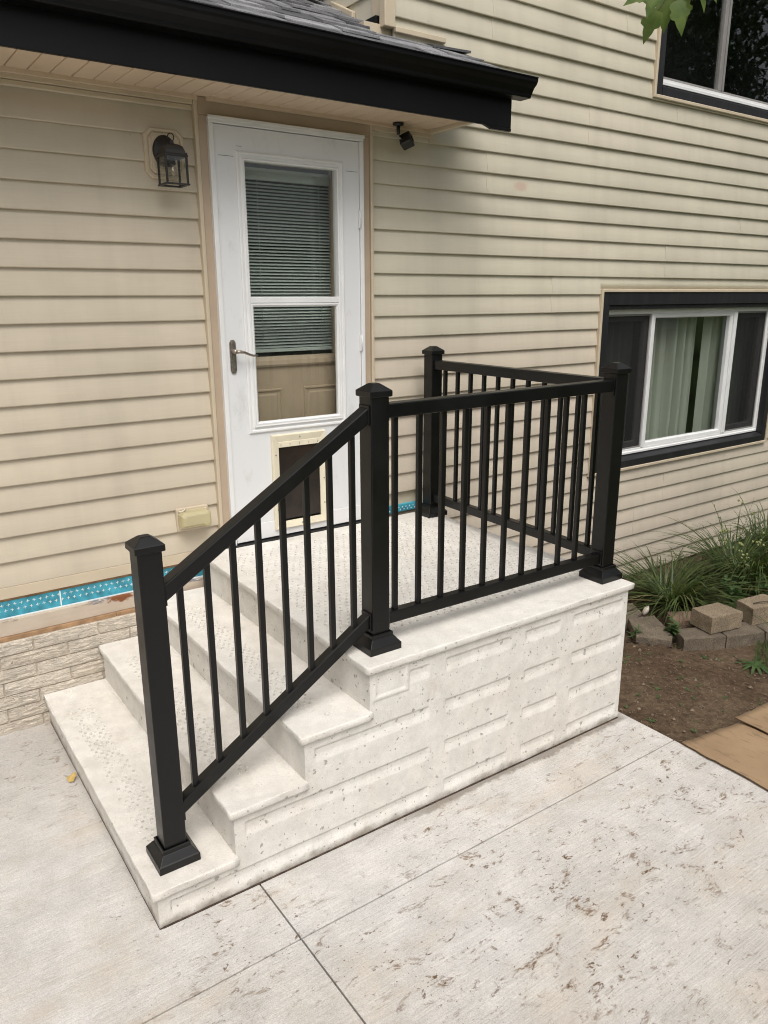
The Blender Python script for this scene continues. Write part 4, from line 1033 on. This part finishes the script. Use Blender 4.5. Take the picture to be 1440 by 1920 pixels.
clump('grass_clump', (4.50,-.55,-.20), 'low grass tuft squeezed between the two large clumps', 200, .12, .34, .42, 23, .0048, .09, 10)
clump('grass_clump', (5.40,-.62,-.20), 'grass clump farthest along the wall at the picture edge', 260, .25, .62, .5, 29, .0055, .12, 12)
def leaf(mb, c, dirv, up, L_, W_, fold=.18, droop=.15, n=5, shape=0):
    dirv = Vector(dirv).normalized(); up = Vector(up); side = dirv.cross(up).normalized(); up = side.cross(dirv).normalized()
    vs = []; fs = []
    for i in range(n+1):
        t = i/n
        wv = math.sin(math.pi*min(1,t**.75))**.8 if shape == 0 else (math.sin(math.pi*t**.62)**.9*(1+.28*math.sin(t*9.5)))
        ww = W_*wv*.5
        mid = Vector(c)+dirv*L_*t-up*(droop*L_*t*t)
        vs += [mid-side*ww+up*fold*ww, mid, mid+side*ww+up*fold*ww]
        if i: a = 3*i-3; fs += [(a,a+1,a+4,a+3),(a+1,a+2,a+5,a+4)]
    mb.add(vs, fs, True)
def weed(name, base, label, stems, h, leafL, leafW, seed, pods=0, mat='weed'):
    rg = random.Random(seed); t = thing(name, label, 'plant', base)
    sb = MB(); lb = MB(); pb = MB()
    for s_ in range(stems):
        a = rg.uniform(0,6.28); ln = rg.uniform(.1,.45); hh = h*rg.uniform(.55,1.05); pts = []
        for i in range(7):
            q = i/6; pts.append(Vector((base[0]+math.cos(a)*ln*hh*q**1.5, base[1]+math.sin(a)*ln*hh*q**1.5, base[2]+hh*q)))
        sb.tube(pts, [.0028*(1-.7*i/6) for i in range(7)], 5)
        for i in range(1,7):
            for w_ in range(2):
                b3 = rg.uniform(0,6.28); d = Vector((math.cos(b3), math.sin(b3), rg.uniform(.1,.6))); sc3 = 1-.5*i/6
                leaf(lb, pts[i], d, (0,0,1), leafL*rg.uniform(.6,1.1)*sc3, leafW*rg.uniform(.7,1.1)*sc3, .2, rg.uniform(.1,.4))
        for _ in range(pods):
            q = pts[rg.randrange(3,7)]+Vector((rg.uniform(-.03,.03), rg.uniform(-.03,.03), rg.uniform(-.01,.03)))
            pb.rings([[q+Vector((rr*math.cos(k_*1.257), rr*math.sin(k_*1.257), zz_)) for k_ in range(5)] for rr, zz_ in ((.002,-.011),(.008,-.004),(.008,.004),(.002,.010))], True, True, True)
    sb.build('stem', mat, t); tag(lb.build('leaves', mat, t), None, None, kind='stuff')
    if pods: tag(pb.build('seed_pods', 'bud', t), None, None, kind='stuff')
    return t
weed('weed_plant', (4.72,-.74,-.20), 'leafy weed with pale green seed pods over the grass clumps', 7, .52, .075, .030, 3, 7)
weed('weed_plant', (5.02,-.52,-.20), 'tall thin weed rising against the siding above the grass', 3, .86, .05, .013, 8, 2)
weed('weed_plant', (4.33,-.95,-.19), 'broad leaved weed low behind the tan blocks', 6, .26, .12, .062, 13)
weed('weed_plant', (4.62,-1.00,-.19), 'broad leaved weed beside the twig topped block', 6, .28, .12, .060, 19)
weed('weed_plant', (3.50,-1.03,-.14), 'small bright green weed sprouting between the edging stones', 5, .13, .085, .042, 27)
weed('weed_plant', (3.31,-.90,-.13), 'sparse yellowish sprig at the corner of the steps', 3, .09, .07, .014, 33)
# dandelion rosette
dn = thing('dandelion', 'flat dandelion rosette at the edge of the lawn grass', 'plant', (3.56,-1.55,-.13)); b_ = MB()
for i in range(13):
    a = i*.49+random.uniform(-.1,.1); leaf(b_, (3.56,-1.55,-.125), (math.cos(a), math.sin(a), .35), (0,0,1), random.uniform(.07,.12), .026, .2, .5, 8, 1)
tag(b_.build('leaves', 'weed', dn), None, None, kind='stuff')
# lawn grass patch
rg = random.Random(77); b_ = MB()
for i in range(9000):
    x = rg.uniform(3.45, 5.2); y = rg.uniform(-2.1, -1.38)
    if ((x-4.05)/.50)**2+((y+1.60)/.22)**2 > 1+.6*nz(x*5, y*5): continue
    h = rg.uniform(.02,.065); a = rg.uniform(0,6.28); o_ = h*rg.uniform(.1,.8); z = ground_z(x,y)-.003; w_ = .0016
    dx_, dy_ = math.cos(a), math.sin(a)
    b_.add([(x-dy_*w_,y+dx_*w_,z),(x+dy_*w_,y-dx_*w_,z),(x+dx_*o_*.4+dy_*w_*.8,y+dy_*o_*.4-dx_*w_*.8,z+h*.6),(x+dx_*o_*.4-dy_*w_*.8,y+dy_*o_*.4+dx_*w_*.8,z+h*.6),(x+dx_*o_,y+dy_*o_,z+h)], [(0,1,2,3),(3,2,4)])
tag(b_.build('lawn_grass', 'lawn'), 'short lawn grass at the edge of the bare soil', 'grass', kind='stuff')
# crumbs, chips and bits of straw on the soil
rg = random.Random(78); b_ = MB()
for i in range(2600):
    x = rg.uniform(2.31, 4.3); y = rg.uniform(-3.0, -.9); z = ground_z(x,y); s_ = .0025+.006*rg.random()**4
    if i % 40 == 0: s_ = rg.uniform(.010,.018)
    vs = [(x+s_*rg.uniform(.6,1.2)*a, y+s_*rg.uniform(.6,1.2)*c_, z+.004+s_*.7*d_) for a, c_, d_ in ((1,0,0),(0,1,0),(-1,0,0),(0,-1,0),(0,0,1),(0,0,-1))]
    b_.add(vs, [(0,1,4),(1,2,4),(2,3,4),(3,0,4),(1,0,5),(2,1,5),(3,2,5),(0,3,5)])
for i in range(420):
    x = rg.uniform(2.32, 4.2); y = rg.uniform(-2.7, -1.0); z = ground_z(x,y)+.010; a = rg.uniform(0,6.28); l_ = rg.uniform(.012,.055)
    b_.tube([(x,y,z),(x+math.cos(a)*l_*.5,y+math.sin(a)*l_*.5,z+.006),(x+math.cos(a+.3)*l_,y+math.sin(a+.3)*l_,z)], .0011, 4)
tag(b_.build('soil_litter', 'chip'), 'chips, straw and small stones scattered over bare soil', 'litter', kind='stuff')
rg = random.Random(79); b_ = MB()
for i in range(900):
    x = rg.uniform(3.2, 5.6); y = rg.uniform(-1.15, -.05); z = ground_z(x,y)+.012; a = rg.uniform(0,6.28); s_ = rg.uniform(.012,.035)
    d = Vector((math.cos(a), math.sin(a), rg.uniform(-.3,.3))); leaf(b_, (x,y,z), d, (rg.uniform(-.3,.3),rg.uniform(-.3,.3),1), s_*1.6, s_*.7, .2, .1, 3)
tag(b_.build('bark_mulch', 'mulch'), 'dark dead leaves and mulch covering the planting bed', 'mulch', kind='stuff')
# sprouts on the soil
rg = random.Random(80); b_ = MB()
for i in range(46):
    x = rg.uniform(2.4, 3.7); y = rg.uniform(-1.95, -1.05); z = ground_z(x,y)+.004
    for k_ in range(rg.randrange(2,6)):
        a = rg.uniform(0,6.28); leaf(b_, (x,y,z), (math.cos(a), math.sin(a), .5), (0,0,1), rg.uniform(.012,.034), rg.uniform(.004,.012), .2, .3, 3)
tag(b_.build('weed_sprouts', 'weed'), 'tiny green sprouts dotted over the bare soil', 'weed', kind='stuff')

# cardboard sheets
def sheet(poly, z, label, seed, lift):
    cx_ = sum(p[0] for p in poly)/4; cy_ = sum(p[1] for p in poly)/4; N = 16; vs = []; fs = []
    for j in range(N+1):
        for i in range(N+1):
            s_, t = i/N, j/N
            a = Vector(poly[0]).lerp(Vector(poly[1]), s_); c_ = Vector(poly[3]).lerp(Vector(poly[2]), s_); p_ = a.lerp(c_, t)
            zz_ = z+.006*nz(p_.x*3, p_.y*3, seed)+lift*(s_**3)*.5
            e = .006*nz(p_.x*14, p_.y*14, seed+4) *2 if (i in (0,N) or j in (0,N)) else 0
            vs.append((p_.x+e, p_.y+e, zz_))
    for j in range(N):
        for i in range(N): a = j*(N+1)+i; fs.append((a,a+1,a+N+2,a+N+1))
    o = MB().add(vs, fs, True).build('cardboard_sheet', ['cardboard','cardboard_edge'])
    sm = o.modifiers.new('thick', 'SOLIDIFY'); sm.thickness = .005; sm.offset = -1; sm.material_offset_rim = 1
    return tag(o, label, 'cardboard', 'cardboard laid over the soil')
sheet([(2.285,-1.915),(2.265,-2.42),(2.90,-2.62),(2.70,-2.035)][0:1]+[(2.66,-1.965),(2.74,-2.55),(2.262,-2.46)], .022, 'brown cardboard sheet overlapping the patio slab edge', 2, 0)
sheet([(2.655,-1.945),(3.35,-1.98),(3.3,-2.7),(2.66,-2.5)], .031, 'brown cardboard sheet lapped on top at the far right', 6, .015)
# dry leaf on the slab
b_ = MB(); leaf(b_, (-.035,-.60,.014), (.8,.5,.25), (0,-.3,1), .045, .035, .5, -.3, 5, 1); tag(b_.build('dry_leaf', 'dry_leaf'), 'small curled yellow leaf beside the bottom step', 'leaf')
b_ = MB(); leaf(b_, (1.36,-.62,.7045), (.7,.6,.02), (0,0,1), .05, .008, .3, .0, 4); tag(b_.build('dry_leaf', 'chip'), 'thin dry leaf lying on the landing before the door', 'leaf')

# ================================================================== TREES
def tree(name, label, trunk_pts, trunk_r, limbs, leafpts, mat, ls, seed):
    rg = random.Random(seed); t = thing(name, label, 'tree', trunk_pts[0])
    b_ = MB(); b_.tube(trunk_pts, trunk_r, 10)
    b_.build('trunk', 'bark', t)
    for pts, r0 in limbs:
        lb = MB(); lb.tube(pts, [r0*(1-.8*i/(len(pts)-1)) for i in range(len(pts))], 7); lb.build('limb', 'bark', t)
    c_ = MB()
    for (p_, n, spread) in leafpts:
        for _ in range(n):
            d = Vector((rg.gauss(0,1), rg.gauss(0,1), rg.gauss(0,.8))).normalized()*spread*rg.random()**.45
            q = Vector(p_)+d; dv = Vector((rg.uniform(-1,1), rg.uniform(-1,1), rg.uniform(-1,.2)))
            leaf(c_, q, dv, (rg.uniform(-.5,.5),rg.uniform(-.5,.5),1), ls*rg.uniform(.7,1.2), ls*.55*rg.uniform(.7,1.1), .15, .2, 3)
    tag(c_.build('crown', mat, t), None, None, kind='stuff')
    return t
# near tree whose branch tip hangs into the picture
TB = (4.9,-5.0,-.1)
ta = tree('leafy_tree', 'tree with lobed bright green leaves hanging at the top right', [TB,(4.88,-4.98,1.4),(4.8,-4.9,3.0),(4.6,-4.7,4.4),(4.5,-4.6,5.6)], [.12,.10,.085,.06,.03],
    [([(4.8,-4.9,3.0),(4.2,-4.2,3.8),(3.5,-3.4,4.0),(2.9,-2.75,3.75),(2.45,-2.2,3.35),(2.25,-1.93,3.16)], .030), ([(4.7,-4.8,3.6),(5.4,-5.0,4.6),(5.9,-5.2,5.2)], .035), ([(4.65,-4.75,4.0),(4.2,-5.3,5.0),(4.0,-5.6,5.6)], .03)],
    [((5.4,-5.0,5.0),420,1.0),((4.3,-5.2,5.4),420,1.0),((4.6,-4.4,5.9),420,1.0),((3.9,-4.0,4.7),160,.5)], 'vine', .12, 5)
rg = random.Random(31); b_ = MB(); st_ = MB()
tip = Vector((2.075,-1.73,2.930)); rv = Vector((r2.x, r2.y, r2.z)); uv = Vector((u2.x, u2.y, u2.z)); fv = Vector(f)
def lobed(mb, base, dirv, nrm, L_):
    dirv = Vector(dirv).normalized(); side = dirv.cross(Vector(nrm)).normalized(); up = side.cross(dirv)
    out_ = [(0,.02),(.05,.20),(.16,.30),(.30,.26),(.38,.36),(.50,.34),(.56,.20),(.70,.17),(.82,.10),(1.0,0)]
    c0 = [base+dirv*L_*t-up*L_*.22*t*t for t, w_ in out_]
    vs = []; fs = []
    for i, (t, w_) in enumerate(out_): vs += [c0[i]-side*w_*L_+up*.22*w_*L_, c0[i], c0[i]+side*w_*L_+up*.22*w_*L_]
    for i in range(len(out_)-1): a = 3*i; fs += [(a,a+1,a+4,a+3),(a+1,a+2,a+5,a+4)]
    mb.add(vs, fs, True)
spec = [(-.165,-.015,(-.9,-.25,.1),.085),(-.10,-.035,(-.45,-.85,.2),.10),(-.115,.0,(-.5,-.8,-.2),.095),(-.065,.02,(.0,-1,.15),.105),(-.03,-.01,(.35,-.95,.1),.105),(-.015,.05,(-.2,-1,-.2),.09),(.02,.025,(.2,-.9,.2),.080),(.055,.03,(.45,-.9,0),.085),(.085,.045,(.8,-.4,.1),.09),(-.06,.07,(-.7,-.2,.2),.1),(.03,.09,(.3,-.6,.3),.09),(.12,.085,(.7,-.5,.2),.08)]
for (a, b2, d, L_) in spec:
    q = tip+rv*a*.8+uv*(b2+.040)+fv*rg.uniform(-.05,.05); dw = rv*d[0]+uv*d[1]+fv*d[2]
    lobed(b_, q, dw, -fv+uv*rg.uniform(.2,.9)+rv*rg.uniform(-.5,.5), L_*1.08)
    st_.tube([q, q+uv*.03-rv*.2*a, tip+uv*.09+rv*.3*a], .0016, 5)
st_.tube([tip+uv*.085, Vector((2.12,-1.79,3.06)), Vector((2.2,-1.87,3.13)), Vector((2.30,-2.0,3.20))], [.003,.004,.005,.006], 6)
tag(b_.build('hanging_leaves', 'vine', ta), None, None, kind='stuff'); st_.build('twig', 'bark', ta)
# mirror side of the street: what the panes reflect
tree('shade_tree', 'large dark tree across the yard, mirrored in the upper window', [(13,-7,-.1),(13,-7,3),(13.1,-6.9,6)], [.3,.24,.12], [([(13,-7,2.6),(11.8,-6.3,4.6),(11,-5.8,6)], .12), ([(13,-7,3),(14.2,-7.5,5),(15,-8,6.5)], .12)],
    [((11.2,-5.2,6),4500,1.9),((13.5,-6.6,7.5),4500,2.2),((14.8,-7.4,6),4000,2.0),((12.4,-5.6,4.4),4500,1.8),((15.5,-7,4.2),3000,1.6)], 'dark_leaf', .16, 6)
nb_ = thing('neighbour_house', 'pale grey neighbouring house mirrored in the window panes', 'house', (10,-15,-.05))
MB().box(4,24,-20,-13,-.05,3.0).build('wall', 'far_wall', nb_)
MB().prism([(-20.6,2.95),(-12.4,2.95),(-12.4,3.1),(-16.5,5.2),(-20.6,3.1)], 'x', 3.6, 24.4).build('roof', 'far_roof', nb_)
for x in (6,12,18): MB().box(x,x+1.4,-12.99,-12.95,.9,2.2).build('window', 'far_dark', nb_)
fe = thing('wood_fence', 'low brown wooden fence mirrored in the window', 'fence', (16,-11,-.05))
for i in range(60): MB().box(9+i*.2,9+i*.2+.185,-11.02,-11,-.05,.95).build('fence_board', 'fence', fe)
